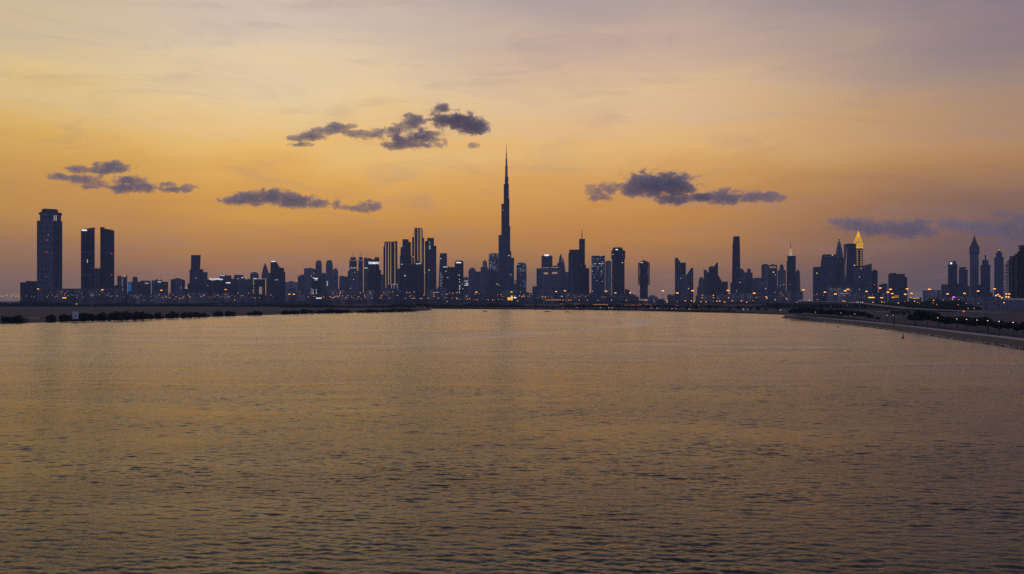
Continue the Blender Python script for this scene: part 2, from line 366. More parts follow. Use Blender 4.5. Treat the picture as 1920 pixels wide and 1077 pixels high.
# seawall of the near promenade on the right
WALL = [(170,180),(187,260),shore(1920,656),shore(1860,646.5),shore(1800,638.5),shore(1740,629.5),shore(1700,623.5),shore(1640,615.5),shore(1590,609.5),shore(1540,604),shore(1500,600),(288,905),(294,935),(318,962),(370,985),(420,1000)]
def smooth(path, n=2):
    for _ in range(n):
        q = [path[0]]
        for a, b in zip(path, path[1:]):
            q += [(a[0]*.75+b[0]*.25, a[1]*.75+b[1]*.25), (a[0]*.25+b[0]*.75, a[1]*.25+b[1]*.75)]
        path = q + [path[-1]]
    return path
WALL = smooth(WALL)
def offset(path, d):
    out = []
    for i, p in enumerate(path):
        a = path[max(0,i-1)]; b = path[min(len(path)-1,i+1)]
        tx, ty = b[0]-a[0], b[1]-a[1]; L = math.hypot(tx, ty)
        out.append((p[0]+ty/L*d, p[1]-tx/L*d))
    return out
def ribbon(name, path, prof, m, parent=None):
    """prof: (offset to the right of travel, z)"""
    lines = [[(x, y, z) for x, y in offset(path, o_)] for o_, z in prof]
    b = MB(); n = len(path)
    b.v = [p for L in lines for p in L]
    for j in range(len(prof)-1):
        for i in range(n-1):
            b.f.append((j*n+i, (j+1)*n+i, (j+1)*n+i+1, j*n+i+1))
    return b.build(name, m, parent)
sw = empty('seawall', (200,340,0), 'long curved brown seawall with a pale coping along the right bank', 'seawall')
for nm, prof, m in (('footing', [(-.6,-4),(-.2,.15),(.9,.75)], M['wet']), ('revetment', [(.9,.75),(1.6,1.2),(3.6,3.05),(3.7,3.1)], M['revet']),
                    ('coping', [(3.7,3.1),(3.72,3.55),(5.6,3.6),(5.65,3.3)], M['coping'])):
    r = ribbon(nm, WALL, prof, m); r.parent = sw; r.location = (-200,-340,0)
rr = random.Random(77); rk = MB()
for i in range(4, len(WALL)-10):
    (xa, ya), (xb, yb) = WALL[i], WALL[i+1]; L = math.hypot(xb-xa, yb-ya)
    for _ in range(int(L*1.1)):
        u = rr.random(); q = rr.uniform(-.5, 1.5); r_ = rr.uniform(.18, .55); x = xa+(xb-xa)*u+(yb-ya)/L*q; y = ya+(yb-ya)*u-(xb-xa)/L*q; z = max(-.05, .25+q*.45)
        n = rr.choice((5,6)); a0 = rr.random()*3
        ring = lambda k, zz: [(x+r_*k*math.cos(a0+2*math.pi*j/n)*rr.uniform(.8,1.2), y+r_*k*math.sin(a0+2*math.pi*j/n)*rr.uniform(.8,1.2), zz) for j in range(n)]
        rk.prism(ring(1, z-.4), ring(.6, z+r_*.6))
tag(rk.build('rubble_stones', M['wet']), 'dark wet rubble stones along the foot of the right bank', None, None, 'stuff')
o = ribbon('pavement', WALL, [(5.62,3.3),(12.4,3.34),(12.5,2.0)], M['paving']); tag(o, kind='structure')
NEAR = offset(WALL, 12.3)
sheet('promenade_ground', NEAR + [(600,1012),(3200,1012),(3200,150),(190,150)], 3.2, M['sand'])
# tidal pool that mirrors the sky behind the mangroves
def pool(rows, label=None):
    pts = [( X(px, F*(CAMZ-.9)/(py-HZ)), F*(CAMZ-.9)/(py-HZ)) for px, py in rows]
    return sheet('tidal_pool_water', pts, .9, M['calm'], z0=.2)
calm = bpy.data.materials.new('calm_pool_water'); calm.use_nodes = True
b_ = calm.node_tree.nodes['Principled BSDF']; b_.inputs['Base Color'].default_value = (.02,.022,.022,1); b_.inputs['Roughness'].default_value = .09; b_.inputs['IOR'].default_value = 1.33
n_ = N(calm.node_tree, 'ShaderNodeTexNoise'); n_.inputs['Scale'].default_value = .8
bp_ = N(calm.node_tree, 'ShaderNodeBump'); bp_.inputs['Strength'].default_value = .25; bp_.inputs['Distance'].default_value = .05
calm.node_tree.links.new(n_.outputs[0], bp_.inputs['Height']); calm.node_tree.links.new(bp_.outputs[0], b_.inputs['Normal'])
M['calm'] = calm
pool([(556,575.2),(566,576.6),(668,577.4),(676,574.6),(672,572.6),(628,573),(626,574.4),(615,574.6),(613,572.4),(592,572.4),(590,574.4)])
pool([(682,576),(687,576),(687,577.4),(682,577.4)]); pool([(703,576.2),(708,576.4),(707,577.6),(703,577.4)])
pool([(713,576.6),(730,576.8),(731,578.2),(713,578)])
for a_, b_x in ((0,8),(52,62),(63,76),(78,86),(104,112)):
    pool([(a_,595.6),(b_x,595.4),(b_x+1,597),(a_,597.4)])

# ------------------------------------------------------------------ buildings
used_labels = set()
def building(label, d, parts, lights=(), fac='glass', rot=None, name='skyscraper', cat=None, clutter=True, group=None):
    """every part is given by its real edges: columns and rows of the photograph at distance d"""
    if d > 3950: d = 4350+(d-3950)*3     # the rear ranks stand well behind, deeper in the haze
    boxes = [q for q in parts if q[0] in 'bscdlt']
    cx = (min(q[1] for q in boxes)+max(q[2] for q in boxes))/2
    o = empty(name, (X(cx, d), d, 2.0), label, cat or ('skyscraper' if name == 'skyscraper' else 'building'), group)
    if rot is None: rot = rnd.choice((0, 14, -18, 24, -28, 0, 33))
    if any(q[0] in 'sl' for q in parts): rot = 0
    ra = R(rot); ca, sa = math.cos(ra), abs(math.sin(ra))
    wmax = max(q[2]-q[1] for q in boxes)/F*d
    yaw = math.atan2(o.location.x, d); cw_ = math.cos(yaw); o.rotation_euler = (0,0,-yaw)
    LX = lambda p: (p-cx)/F*d*cw_
    front = 0
    for i, q in enumerate(parts):
        k = q[0]; opt = {}
        if isinstance(q[-1], dict): opt = q[-1]; q = q[:-1]
        m = FAC[opt.get('f', fac)] if opt.get('m') is None else opt['m']
        x0, x1 = LX(q[1]), LX(q[2]); w = x1-x0; xc = (x0+x1)/2
        zt = Z(q[3], d)-2
        zb = Z(q[4], d)-2 if len(q) > 4 and q[4] else 0
        nm = opt.get('n', 'tower_body' if i == 0 else 'wing')
        dep = max(wmax*.62, min(w, 45)) * (1-.045*i) if k != 'm' else w
        dep = min(dep, 60-1.3*i)
        mb = MB()
        if k == 'b':      # box, turned by rot so that its outline keeps its width
            a = w/(ca+sa*min(1, dep/max(w,.1))) if rot else w
            dd = min(dep, a) if rot else dep
            a = (w-dd*sa)/ca if rot else w
            mb.obox(xc, 0, a, dd, zb, zt, ra)
        elif k == 't':    # tapered: x0,x1 at the foot; opt t=(x0,x1) at the top
            a0, a1 = [LX(v) for v in opt['t']]
            mb.prism([(x0,-dep/2,zb),(x1,-dep/2,zb),(x1,dep/2,zb),(x0,dep/2,zb)], [(a0,-dep*.42,zt),(a1,-dep*.42,zt),(a1,dep*.42,zt),(a0,dep*.42,zt)])
        elif k == 's':    # slanted roof: ytop left q[3], ytop right opt r
            zr = Z(opt['r'], d)-2
            mb.prism([(x0,-dep/2,zb),(x1,-dep/2,zb),(x1,dep/2,zb),(x0,dep/2,zb)], [(x0,-dep/2,zt),(x1,-dep/2,zr),(x1,dep/2,zr),(x0,dep/2,zt)])
        elif k == 'l':    # outline given as (px, py) points, real depth
            pts = [(LX(a), Z(b, d)-2) for a, b in opt['pts']]
            pts = [(x0, zb)] + pts + [(x1, zb)]; n = len(pts)
            vs = [(x,-dep/2,z) for x,z in pts] + [(x,dep/2,z) for x,z in pts]
            mb.add(vs, [tuple(range(n-1,-1,-1)), tuple(range(n,2*n))] + [(j,(j+1)%n,n+(j+1)%n,n+j) for j in range(n)])
        elif k == 'c': mb.lathe(xc, 0, [(w/2, zb), (w/2, zt)], 20, .9)
        elif k == 'd':    # dome or bullet; opt h = share of height that is curved, p = sharpness
            hcv = opt.get('h', .3)*(zt-zb); p = opt.get('p', 2.0); pr = [(w/2*opt.get('w0', 1), zb), (w/2, zt-hcv)]
            for j in range(1, 9):
                u = j/8; pr.append((max(.15, w/2*(1-u**p)**(1/opt.get('q', 2.0))), zt-hcv+hcv*u))
            mb.lathe(xc, 0, pr, 20, .9)
        elif k == 'p':
            mb.prism([(x0,-w/2,zb),(x1,-w/2,zb),(x1,w/2,zb),(x0,w/2,zb)], [(xc-.2,-.2,zt),(xc+.2,-.2,zt),(xc+.2,.2,zt),(xc-.2,.2,zt)])
        elif k == 'm':
            mb.lathe(xc, 0, [(w*.5, zb), (w*.42, zb+(zt-zb)*.5), (max(w*.12,.15), zt)], 8)
            m = opt.get('m') or M['metal']; nm = opt.get('n', 'mast')
        mb.build(nm, m, o)
        front = min(front, -dep/2)
        if clutter and i == 0 and k == 'b' and w > 9:
            for _ in range(rnd.randint(2, 4)):
                cw = rnd.uniform(.1, .26)*w; xx = xc + rnd.uniform(-.3,.3)*w
                MB().obox(xx, rnd.uniform(-.2,.2)*dep*.6, cw, cw*.8, zt+.02, zt+rnd.uniform(1.5, 5.5), ra).build('roof_plant', M['roof'], o)
            if rnd.random() < .4: MB().lathe(xc+rnd.uniform(-.3,.3)*w*.8, 0, [(.35, zt+.02),(.15, zt+rnd.uniform(8,16))], 5).build('antenna', M['metal'], o)
    for q in lights:   # lit pieces stand a hand proud of the front
        nm, x0, x1, y0, y1, g = q[:6]
        a, b = LX(x0), LX(x1)
        z0, z1 = Z(y1, d)-2, Z(y0, d)-2
        yy = front-1.2
        if nm.startswith('text:'):
            txt = nm[5:]; cu = bpy.data.curves.new('sign_letters', 'FONT'); cu.body = txt; cu.extrude = .4; cu.align_x = 'CENTER'; cu.align_y = 'CENTER'; cu.offset = .035
            tob = bpy.data.objects.new('tmp', cu); COL.objects.link(tob); bpy.context.view_layer.update()
            me = bpy.data.meshes.new_from_object(tob.evaluated_get(bpy.context.evaluated_depsgraph_get()))
            bpy.data.objects.remove(tob)
            w_ = max(v.co.x for v in me.vertices)-min(v.co.x for v in me.vertices); h_ = max(v.co.y for v in me.vertices)-min(v.co.y for v in me.vertices)
            me.materials.clear(); me.materials.append(G[g])
            so = new('sign_letters', me, o, ((a+b)/2, yy, (z0+z1)/2)); so.rotation_euler = (R(90),0,0); so.scale = ((b-a)/w_, (z1-z0)/h_, 1)
            continue
        mb = MB()
        if nm == 'sign' and len(q) > 6:        # broken strokes of unreadable letters
            n = q[6]; u = (b-a)/n; rr = random.Random(int(x0*7+y0))
            for j in range(n):
                xa = a+u*j; lo = z0+(z1-z0)*rr.uniform(0,.25); hi = z1-(z1-z0)*rr.uniform(0,.2)
                mb.box(xa+u*.08, xa+u*.38, yy-.3, yy, lo, hi)
                zz = rr.choice((lo, (lo+hi)/2, hi)); mb.box(xa+u*.08, xa+u*.85, yy-.42, yy+.02, zz-(z1-z0)*.11, zz+(z1-z0)*.11)
            nm = 'sign_letters'
        elif nm == 'windows':   # grid of lit windows: nx, nz
            nx, nz_, pr = q[6], q[7], q[8] if len(q) > 8 else 1
            rr = random.Random(int(x0*7+y0)); u = (b-a)/nx; v = (z1-z0)/nz_
            for j in range(nx):
                for l in range(nz_):
                    if rr.random() < pr: mb.box(a+u*(j+.15), a+u*(j+.8), yy-.1, yy+.6, z0+v*(l+.25), z0+v*(l+.7))
            nm = 'lit_windows'
            if not mb.v: mb.box(a, a+u*.8, yy-.1, yy+.6, z0, z0+v*.6)
        else: mb.box(a, b, yy-.4, yy+.1, z0, z1)
        ob = mb.build(nm, G[g], o)
        if nm == 'lit_windows': ob['kind'] = 'stuff'
    return o
B = building
# --- left cluster, nearer towers
o = B('broad dark tower at far left with flared cornice and rounded crown', 2700, [
  ('b',69.5,116.8,415.7), ('b',75,114.6,402.5,416), ('t',75,114.6,401,403.5,{'t':(72,117),'n':'cornice'}), ('b',74.5,115,399.4,401.05,{'n':'parapet'}), ('b',78,109,394.5,399.5,{'n':'crown'}), ('b',80.5,106.5,393,394.6,{'n':'crown'})],
  [('light_slot',101,102.3,405,415,'paleline'),('light_slot',104.5,106,405,415,'paleline'),('windows',78,91,403.2,404.8,'redd',8,1,.8),
   ('beacon',86,89,451,452,'red'),('beacon',86,88,473.5,474.3,'red'),('beacon',85.5,87.5,519.2,520,'red'),('lit_window',90,91,441.6,442.4,'white2')], fac='lattice', rot=0, clutter=False)
# balcony piers that stand out on the lattice tower
pm = MB()
for i in range(13):
    x = (70.5+i*3.75-93.15)/F*2700*.879
    pm.box(x-.6, x+.6, -31.2, -29.9, 0, Z(417, 2700)-2)
pm.build('facade_piers', FAC['pale'], o)['kind'] = 'stuff'
B('grey low office block beside the broad tower at far left', 2750, [('b',38,71,530),('b',53.5,69,527.5,530,{'n':'roof_room'})], fac='glass', rot=0, name='office_block')
B('long flat mall roofed in pale metal at the foot of the left towers', 2500, [('b',74,222,543.2,None,{'f':'conc'}),('b',78,221,541.6,543.2,{'m':M['slab'],'n':'roof_edge'})], [('windows',82,215,546,556,'amber2',110,7,.02),('windows',80,220,547,557,'white2',100,8,.03)], rot=0, name='shopping_mall', clutter=False)
B('dark slab tower with white roof sign and slanted red tipped crown', 2800, [('b',151.8,177.6,433.5),('s',152.2,177.8,431.6,433.5,{'r':427,'n':'crown'})],
  [('sign',153.5,163,432,434.2,'white'),('edge_light',166,177.5,431.6,432.1,'redd'),('edge_light',177,177.6,428,440,'redd'),('service_floor',152.5,172,474,474.6,'bluedim'),('service_floor',152.5,172,516,516.6,'bluedim'),('lit_window',163,164.6,487,493.5,'paleline')], fac='dark', rot=0, clutter=False)
B('dark slab tower right of its twin with crown falling to the right', 2800, [('b',188,214.3,433.5),('s',187.8,214.5,428,433.5,{'r':433.3,'n':'crown'}),('b',189,196,427,430,{'n':'crown_fin'})],
  [('edge_light',189,213,430.6,431,'redd'),('edge_light',214,214.5,440,500,'redd'),('beacon',208.5,210.5,476.3,477.3,'red'),('beacon',208.5,210.5,515.5,516.5,'red'),('service_floor',200,212,474.4,475,'bluedim')], fac='dark', rot=0, clutter=False)
B('narrow grey block squeezed between the two left slab towers', 3000, [('b',177.3,189,504.5)], fac='rib', rot=0, name='office_block')
B('small grey block right of the second slab tower', 3200, [('b',213,222,536.5)], fac='conc', name='office_block')
B('twin fronted block with pale stair strip between its halves', 3300, [('b',220,227.6,518.3),('b',227.4,231,520,{'f':'pale'}),('b',230.8,238.6,518.4),('b',235,238.4,517,519,{'n':'roof_room'})],
  [('windows',228,231,522,546,'palewin',1,9,.9),('lamp',233,235,518,519,'white')], fac='conc', rot=0, name='apartment_block')
B('small block washed in blue light with a bright blue edge', 3300, [('b',239.5,248.5,529)], [('light_line',239.4,239.9,531,547,'blue'),('light_line',242.5,243,530,547,'blue'),('blue_wash',240.2,247,531,546.5,'bluedim')], rot=0, name='office_block', clutter=False)
B('grey block with a round topped turret beside the blue lit one', 3400, [('b',247.8,264,528.5),('d',248.3,258,519,529,{'h':.2}),], fac='conc', rot=0, name='apartment_block')
B('flat grey block carrying a small white sign, left of the red lamp', 3400, [('b',263,283,528),('c',264,281,526.5,528,{'n':'roof_drum'})], [('sign',272,278.5,531,532.4,'white',5)], fac='rib', rot=0, name='office_block')
B('wide grey block with white roof sign and small roof fin', 3300, [('b',284.3,303,526.3),('b',302.5,315.3,528.5),('s',299,303.5,525.6,528,{'r':524.6,'n':'roof_fin'})], [('sign',296,302,528,529.8,'white',4)], fac='conc', rot=0, name='office_block')
B('grey block with a low pitched roof and an arched frame', 3300, [('l',320,347,523,{'pts':[(320,524.6),(324,524.4),(331,522),(335,522),(347,526)]})], [('windows',338,343,532,543,'palewin',2,5,.35)], fac='rib', name='office_block')
B('low grey hall right of the pitched roof block', 3400, [('b',345.5,353,541)], [('sign',347,351.5,540,541.5,'white',3)], fac='conc', rot=0, name='low_rise_building')
B('small grey block at the left foot of the leaning tower', 3500, [('b',351.5,357,533)], fac='conc', name='apartment_block', rot=0)
B('leaning topped glass tower standing clear between low blocks', 3500, [('b',355.5,381.2,506.5),('l',356.5,376.3,479,{'pts':[(358.4,479.2),(376.3,479),(375.2,507)]}),('b',381,389.3,510.5,{'f':'conc'}),('b',372,381,505.2,507,{'n':'roof_room'})], [('lit_window',366.5,368,521.5,522.5,'white2')], rot=0, clutter=False)
B('wide dark block under a bright jagged rooftop sign', 3400, [('b',389,423,525)], [('sign',393,418,521.8,525.6,'white',11)], fac='dark', rot=0, name='office_block', clutter=False)
B('grey block behind the jagged sign with its own white sign', 3800, [('b',411.5,424,515.2),('b',423.8,434,517)], [('sign',412.2,422,516,517.8,'white',6)], fac='conc', rot=0, name='office_block')
B('long dark block with scattered amber lights along its roof', 3500, [('b',423,471,523.4),('b',439,456.5,516,524,{'n':'roof_hall'})], [('sign',424,432,530.3,531.6,'white'),('lamp',445,447,522.6,523.6,'gold'),('lamp',453,455,520.8,521.8,'white'),('lamp',460,461.5,520,521,'gold'),('lamp',461,463.4,523,524,'gold')], fac='rib', rot=0, name='office_block')
B('round shouldered grey tower left of the pointed one', 4000, [('d',469,485,510,{'h':.12,'p':3})], fac='conc')
B('slim grey tower with a pointed bullet top', 4200, [('d',490.3,504.2,493.6,{'h':.32,'p':1.5,'q':1.2})], fac='rib')
B('low block with a golden outlined frame and lit window ladder', 3400, [('b',471.5,499.5,525),('s',471.5,499.5,523.4,525,{'r':524.4,'n':'roof_edge'})],
  [('windows',474,477,524.5,551,'warmw',1,12,.8),('windows',484.5,493,538,552,'warmw',1,9,.95),('light_line',497.8,498.5,523,552,'goldline'),('light_line',476,497,523.2,523.7,'paleline'),('sign',475,481.5,522.2,523.8,'white2')], fac='dark', rot=0, name='apartment_block', clutter=False)
B('dark tower with sail shaped top and red sloping edge', 3700, [('b',507,532.8,503.2),('l',507.4,525.3,489.8,504,{'pts':[(507.5,489.9),(517,489.9),(525.3,503)],'n':'sail_crown'}),('b',531,535,510.6,{'f':'conc'}),('b',502,508,512.3,{'f':'conc'})],
  [('sign',508.3,516.3,490.2,491.6,'white'),('windows',515.5,521.5,524.2,526.4,'white2',4,1,.8),('edge_light',522,525,500.2,502.6,'redd')], fac='dark', name='skyscraper')
B('plain low grey block right of the sail topped tower', 4000, [('b',534.5,559,529.2)], fac='pale', rot=0, name='apartment_block')
B('stepped grey block climbing to the right before the twin domes', 4100, [('b',558.3,571,518.2),('b',563.3,571.5,515.3)], fac='conc', rot=0, name='apartment_block')
B('square grey tower joined to the left domed twin', 4000, [('b',570,591.5,504.2),('b',571,587,503.6,504.3,{'n':'parapet'})], fac='conc', rot=0)
B('left of two matching towers with softly domed tops', 4200, [('t',591,604,497,{'t':(591.6,603.4)}),('t',591.6,603.4,490,497.1,{'t':(593,602),'n':'crown'}),('b',594,601,488.8,490.1,{'n':'crown'})], fac='rib')
B('right of two matching towers with softly domed tops', 4200, [('t',610.4,624.4,497,{'t':(611,624)}),('t',611,624,489.6,497.1,{'t':(612.6,622.4),'n':'crown'}),('b',614,621,488.3,489.7,{'n':'crown'})], [('sign',613.2,614.4,527.6,536.6,'white2')], fac='rib')
B('lower block between the two softly domed towers', 4100, [('b',603.5,611,513.2),('b',606,609,511.8,513.3,{'n':'roof_room'})], fac='conc', rot=0, name='apartment_block')
B('round shouldered tower leaning on the right domed twin', 4050, [('d',623.8,634.2,503,{'h':.15,'p':2.6})], fac='rib')
B('small dark block with stacked white signs among orange lamps', 3300, [('b',584.5,602,520.5)], [('sign',589.2,596,522.2,523.5,'white'),('sign',590,595,524.8,526,'white2'),('windows',583.2,584.2,543.5,553,'white2',1,6,.9),('windows',586,588,542,552,'white2',1,4,.8),('windows',592,594,542,552,'white2',1,4,.8)], fac='dark', rot=0, name='office_block')
B('grey block right of the round shouldered tower', 3900, [('b',636,652.5,519),('b',638,644,517.8,519.1,{'n':'roof_room'})], fac='conc', rot=0, name='apartment_block')
B('left of two towers with collared tops and thin masts', 4000, [('b',655,669.2,487.6),('b',652,671.8,508.4),('b',657.4,666.8,484.2,487.7,{'n':'crown'}),('b',656.6,667.6,482.8,484.3,{'n':'collar'}),('m',662.2,663.2,472,483)],
  [('windows',658,671,501.2,502.6,'white',10,1,.6),('light_line',656,668.5,489,489.4,'warmw'),('windows',657,672,503.4,504.6,'white',8,1,.35)], fac='conc', rot=0, clutter=False)
B('right of two towers with collared tops and thin masts', 4000, [('b',671.9,680.6,487.6),('b',673.2,679.6,484,487.7,{'n':'crown'}),('b',672.6,680.2,482.4,484.1,{'n':'collar'}),('m',676.3,677.3,472,483)], [('light_line',673,680,489,489.4,'warmw')], fac='conc', rot=0, clutter=False)
B('grey ridge roofed tower behind the bright lettered sign', 4100, [('b',682.2,690,485.2),('b',689.8,696,484.4),('b',684,688,483.4,485.3,{'n':'roof_room'})], [('sign',683,689,502.4,503.6,'white2')], fac='conc', rot=0)
B('dark broad tower with a glowing white lettered sign near its top', 3800, [('b',691,711.2,487),('b',702.4,710.8,483,487.1,{'n':'roof_room'}),('b',691.5,714.4,506.4,{'f':'conc'})], [('text:DAMAC',691.5,711,491.8,496.2,'white')], fac='dark', rot=0, clutter=False)
B('narrow grey block left of the gold striped tower', 4000, [('b',713.5,720,515.7)], fac='pale', rot=0, name='apartment_block')
B('gold striped tower with flared white lit legs at its foot', 3700, [('b',719,745.2,463),('b',720.6,745,454,463.1),('b',739.5,745,453,454.1,{'n':'parapet'}),('t',722,744,536.5,560,{'t':(723,743),'n':'podium','f':'dark'})],
  [('light_line',723.1,723.8,455,540,'goldline'),('light_line',728.1,728.9,455,535,'goldline'),('light_line',732.4,733.1,455,533,'goldline'),('light_line',739.9,740.7,455,533,'goldline'),
   ('light_line',733.6,734.3,534,560,'paleline'),('light_line',738.2,738.9,534,560,'paleline'),('light_line',733.4,745.6,533.2,533.9,'paleline'),('light_line',744.6,745.2,534,545,'paleline'),('light_line',743.8,744.4,545,553,'paleline')], fac='dark', rot=0, clutter=False)
B('narrow dark block right of the gold striped tower', 4000, [('b',744.9,750,504.5)], fac='conc', rot=0, name='apartment_block')
B('stepped dark tower between the two gold striped ones', 3800, [('b',754.5,766.2,449.3),('b',751,756,464,{'f':'dark'}),('b',765.8,770.6,454.4),('b',749.8,771.8,480)], [('sign',752,755.6,495.2,497.6,'white2',2)], fac='glass', rot=0, clutter=False)
B('tallest gold striped tower with rounded top and side wings', 3750, [('c',775.6,792.8,432),('c',777,791.6,428,432.1,{'n':'crown'}),('b',772.6,777,445.6),('b',791.5,795.4,446.4)],
  [('light_line',777,777.6,431,495,'goldline'),('light_line',783,783.7,428.5,490,'goldline'),('light_line',787.6,788.5,428.5,495,'goldline'),('light_line',790.2,790.8,431,495,'goldline'),('light_line',795.3,795.8,462,512,'paleline')], fac='dark', rot=0, clutter=False)
B('dark block with white sign in front of the tallest gold striped tower', 3400, [('b',771.7,791.4,496.4)], [('sign',780,788.5,494.6,496.2,'white',6)], fac='dark', rot=0, clutter=False, name='office_block')
B('lobed dark tower with a vertical white sign near its top', 3800, [('b',801,813.8,447),('b',796.8,802,452.6),('b',813.4,818.2,461.4)], [('windows',804,807.4,453.5,470.6,'white2',2,8,.8),('light_line',803.4,803.8,500,545,'bluedim')], fac='glass', rot=0, clutter=False)
B('tapering dark tower right of the lobed one', 4000, [('t',821,838.8,476,{'t':(824.8,838)}),('b',824.4,838.4,475.4,476.1,{'n':'parapet'})], fac='glass')
B('dark wide block with a white sign at its left corner', 3500, [('b',830,858.4,501.4)], [('sign',831,839.6,500.4,501.9,'white',6),('windows',824.8,829.6,511,547,'palewin',2,16,.85),('sign',838,840.5,520.6,521.4,'white2')], fac='dark', rot=0, name='office_block')
B('mid height tower with a tilted white roof sign', 3700, [('b',852.6,869,491.2),('b',855,867.4,489.2,491.3,{'n':'roof_room'}),('b',850,862,520)], [('sign',855.4,864.6,492.2,494,'white'),('windows',852.8,864.4,515.6,517,'white',6,1,.7),('windows',861,862.6,523,556,'white',1,14,.6),('windows',863,875,528,546,'palewin',5,8,.35)], fac='dark', rot=0)
B('low dark block speckled with white window lights', 3600, [('b',868.8,879,520.8)], [('windows',870,881,525.5,528.5,'white',7,2,.55),('windows',870,878,530.5,536,'white',4,3,.5)], fac='conc', rot=0, name='apartment_block')
B('dome topped grey tower left of the supertall tower', 4000, [('d',878.2,892.6,502,{'h':.14,'p':2.4}),('b',890,901.2,509.7)], fac='conc', rot=0)
B('stepped tower with slim spire left of the supertall tower', 4100, [('b',905,913.2,491),('b',901,915,501.4),('b',906.5,911.5,489,491.1,{'n':'crown'}),('m',908.6,909.6,483.2,490)], fac='pale', rot=0, clutter=False)
B('mottled glass tower touching the left side of the supertall tower', 4200, [('b',916.4,935.5,478),('t',917.6,934.6,475.4,478.1,{'t':(919.6,933),'n':'crown'})], [('windows',917,934.8,477,482,'palewin',8,3,.45),('windows',917,930,484,508,'palewin',6,12,.22)], fac='lit', rot=0, clutter=False)
B('lower grey row of flats in front of the supertall tower', 3500, [('b',899,933,509.8,{'f':'conc'}),('b',914,921,505,510,{'f':'pale'})], [('windows',928,934,532,534,'white2',3,1,.8)], rot=0, name='apartment_block')
# supertall tower: three wings round a core, stepping in a spiral
def supertall():
    d = 4500; u = d/F
    o = empty('skyscraper', (X(949.5,d), d, 2), 'tallest tower of all, needle thin spire over setback tiers', 'skyscraper')
    core = MB()
    core.lathe(0, 0, [(4.4*u,0),(4.2*u,Z(424,d)-2),(3.6*u,Z(360,d)-2),(2.9*u,Z(332,d)-2)], 12)
    core.build('core', FAC['glass'], o)
    tiers = {210: [(5.6,346),(10.7,383),(13.2,441),(16.8,442)], 330: [(4.0,332),(5.2,346),(6.3,374),(8.1,424),(10.4,472),(16.2,484)], 90: [(5,340),(8,366),(10,410),(13,455),(16.5,500)]}
    for a, ts in tiers.items():
        ca, sa = math.cos(R(a)), math.sin(R(a))
        for k, (L, py) in enumerate(ts):
            zt = Z(py, d)-2; hw = (2.5+.12*k)*u; Lm = L*u; pts = []
            for q in ((-hw, 0), (-hw, Lm-hw), (-hw*.7, Lm-hw*.3), (0, Lm), (hw*.7, Lm-hw*.3), (hw, Lm-hw), (hw, 0)):
                pts.append((ca*q[1]+sa*q[0], sa*q[1]-ca*q[0]))
            MB().prism([(x,y,0) for x,y in pts], [(x,y,zt) for x,y in pts]).build('wing_tier', FAC['glass' if k % 2 else 'dark'], o)
    sp = MB(); zz = lambda y: Z(y, d)-2
    sp.lathe(0, 0, [(3.0*u, zz(334)),(2.5*u, zz(330)),(2.4*u, zz(312)),(1.75*u, zz(311)),(1.6*u, zz(300)),(1.05*u, zz(298)),(.9*u, zz(288)),(.5*u, zz(286)),(.32*u, zz(276)),(.12*u, zz(269.5))], 10)
    sp.build('spire', M['steel'], o)
    pb = MB()
    pb.obox(6*u, -20*u, 30*u, 10*u, 0, zz(545)); pb.build('podium', FAC['pale'], o)
    lw = MB()
    for px, py in ((946,456),(955,455.5),(953,500),(951,531),(955,533),(942,522)): lw.box((px-949.9)*u, (px-949.1)*u, -16.5*u, -16.3*u, zz(py+.5), zz(py-.3))
    lw = None
supertall()
B('round headed tower with a mottled top right of the supertall one', 4000, [('d',968.4,987.2,492,{'h':.10,'p':2.2})], [('windows',970.5,985,497,511,'palewin',7,7,.28)], fac='lit')
B('low dark block in the gap right of the supertall tower', 3800, [('b',962.5,969,527)], [('windows',963,968,528,531.5,'warmw',3,2,.7)], fac='conc', rot=0, name='apartment_block')
B('square tower with a bright white rooftop light', 4000, [('b',1015.3,1035.8,481),('b',1017,1034,479.8,481.1,{'n':'parapet'})], [('sign',1020.8,1029.4,478,480.6,'white')], fac='glass', rot=0)
B('broad hotel block with curved roof and warm lit arcade', 3800, [('b',1006,1016.5,503.8),('b',1016,1050,502),('l',1033,1050,499,502.1,{'pts':[(1033.4,500.4),(1040,498.8),(1050,498.8)],'n':'curved_roof'}),('b',998.2,1007,537.2)], [('windows',1019.5,1028,509.5,516.5,'warmw',4,1,.9),('windows',1035,1045,509,516,'warmw',5,1,.9),('light_line',1033,1048,501.8,502.4,'paleline'),('light_line',1018,1030,502.6,503.1,'paleline')], fac='rib', rot=0, clutter=False, name='hotel_building')
B('curved fin tower ending in a sharp point behind the hotel', 4100, [('l',1044.5,1060.4,477,{'pts':[(1044.5,495),(1047.5,493),(1048.8,483),(1050.6,478),(1051.4,476.6),(1052.6,479.5),(1056.2,486),(1058.6,496),(1060.3,512)]}),('b',1060,1066.5,510.3,{'f':'conc'})], [('light_line',1053.6,1054,482,492,'paleline')], fac='rib')
B('broad dark tower with slanting left shoulder', 3800, [('l',1065.6,1088.8,469.5,{'pts':[(1065.8,478),(1068.3,470),(1088.8,469.6)]}),('b',1067,1086,468.8,469.5,{'n':'parapet'})], [('light_line',1072,1072.4,480,555,'bluedim')], fac='dark')
B('slim dark tower carrying a tall single mast', 3900, [('b',1085.8,1096.8,448.6),('b',1085.2,1098.6,497),('b',1098.4,1104.8,503.3),('m',1090.3,1092.1,429.6,448.6)], [('lit_window',1089,1090,461,462,'palewin'),('lit_window',1089.6,1091,497,498,'palewin')], fac='dark', rot=0, clutter=False)
B('squared dark tower with rows of pale lit windows', 3800, [('b',1108.9,1134.2,481),('b',1109.6,1133.4,480.2,481.1,{'n':'parapet'})], [('windows',1110.5,1133,484,518,'palewin',11,16,.2),('windows',1112,1132,494,496,'white2',12,1,.7)], fac='lit', rot=0, clutter=False)
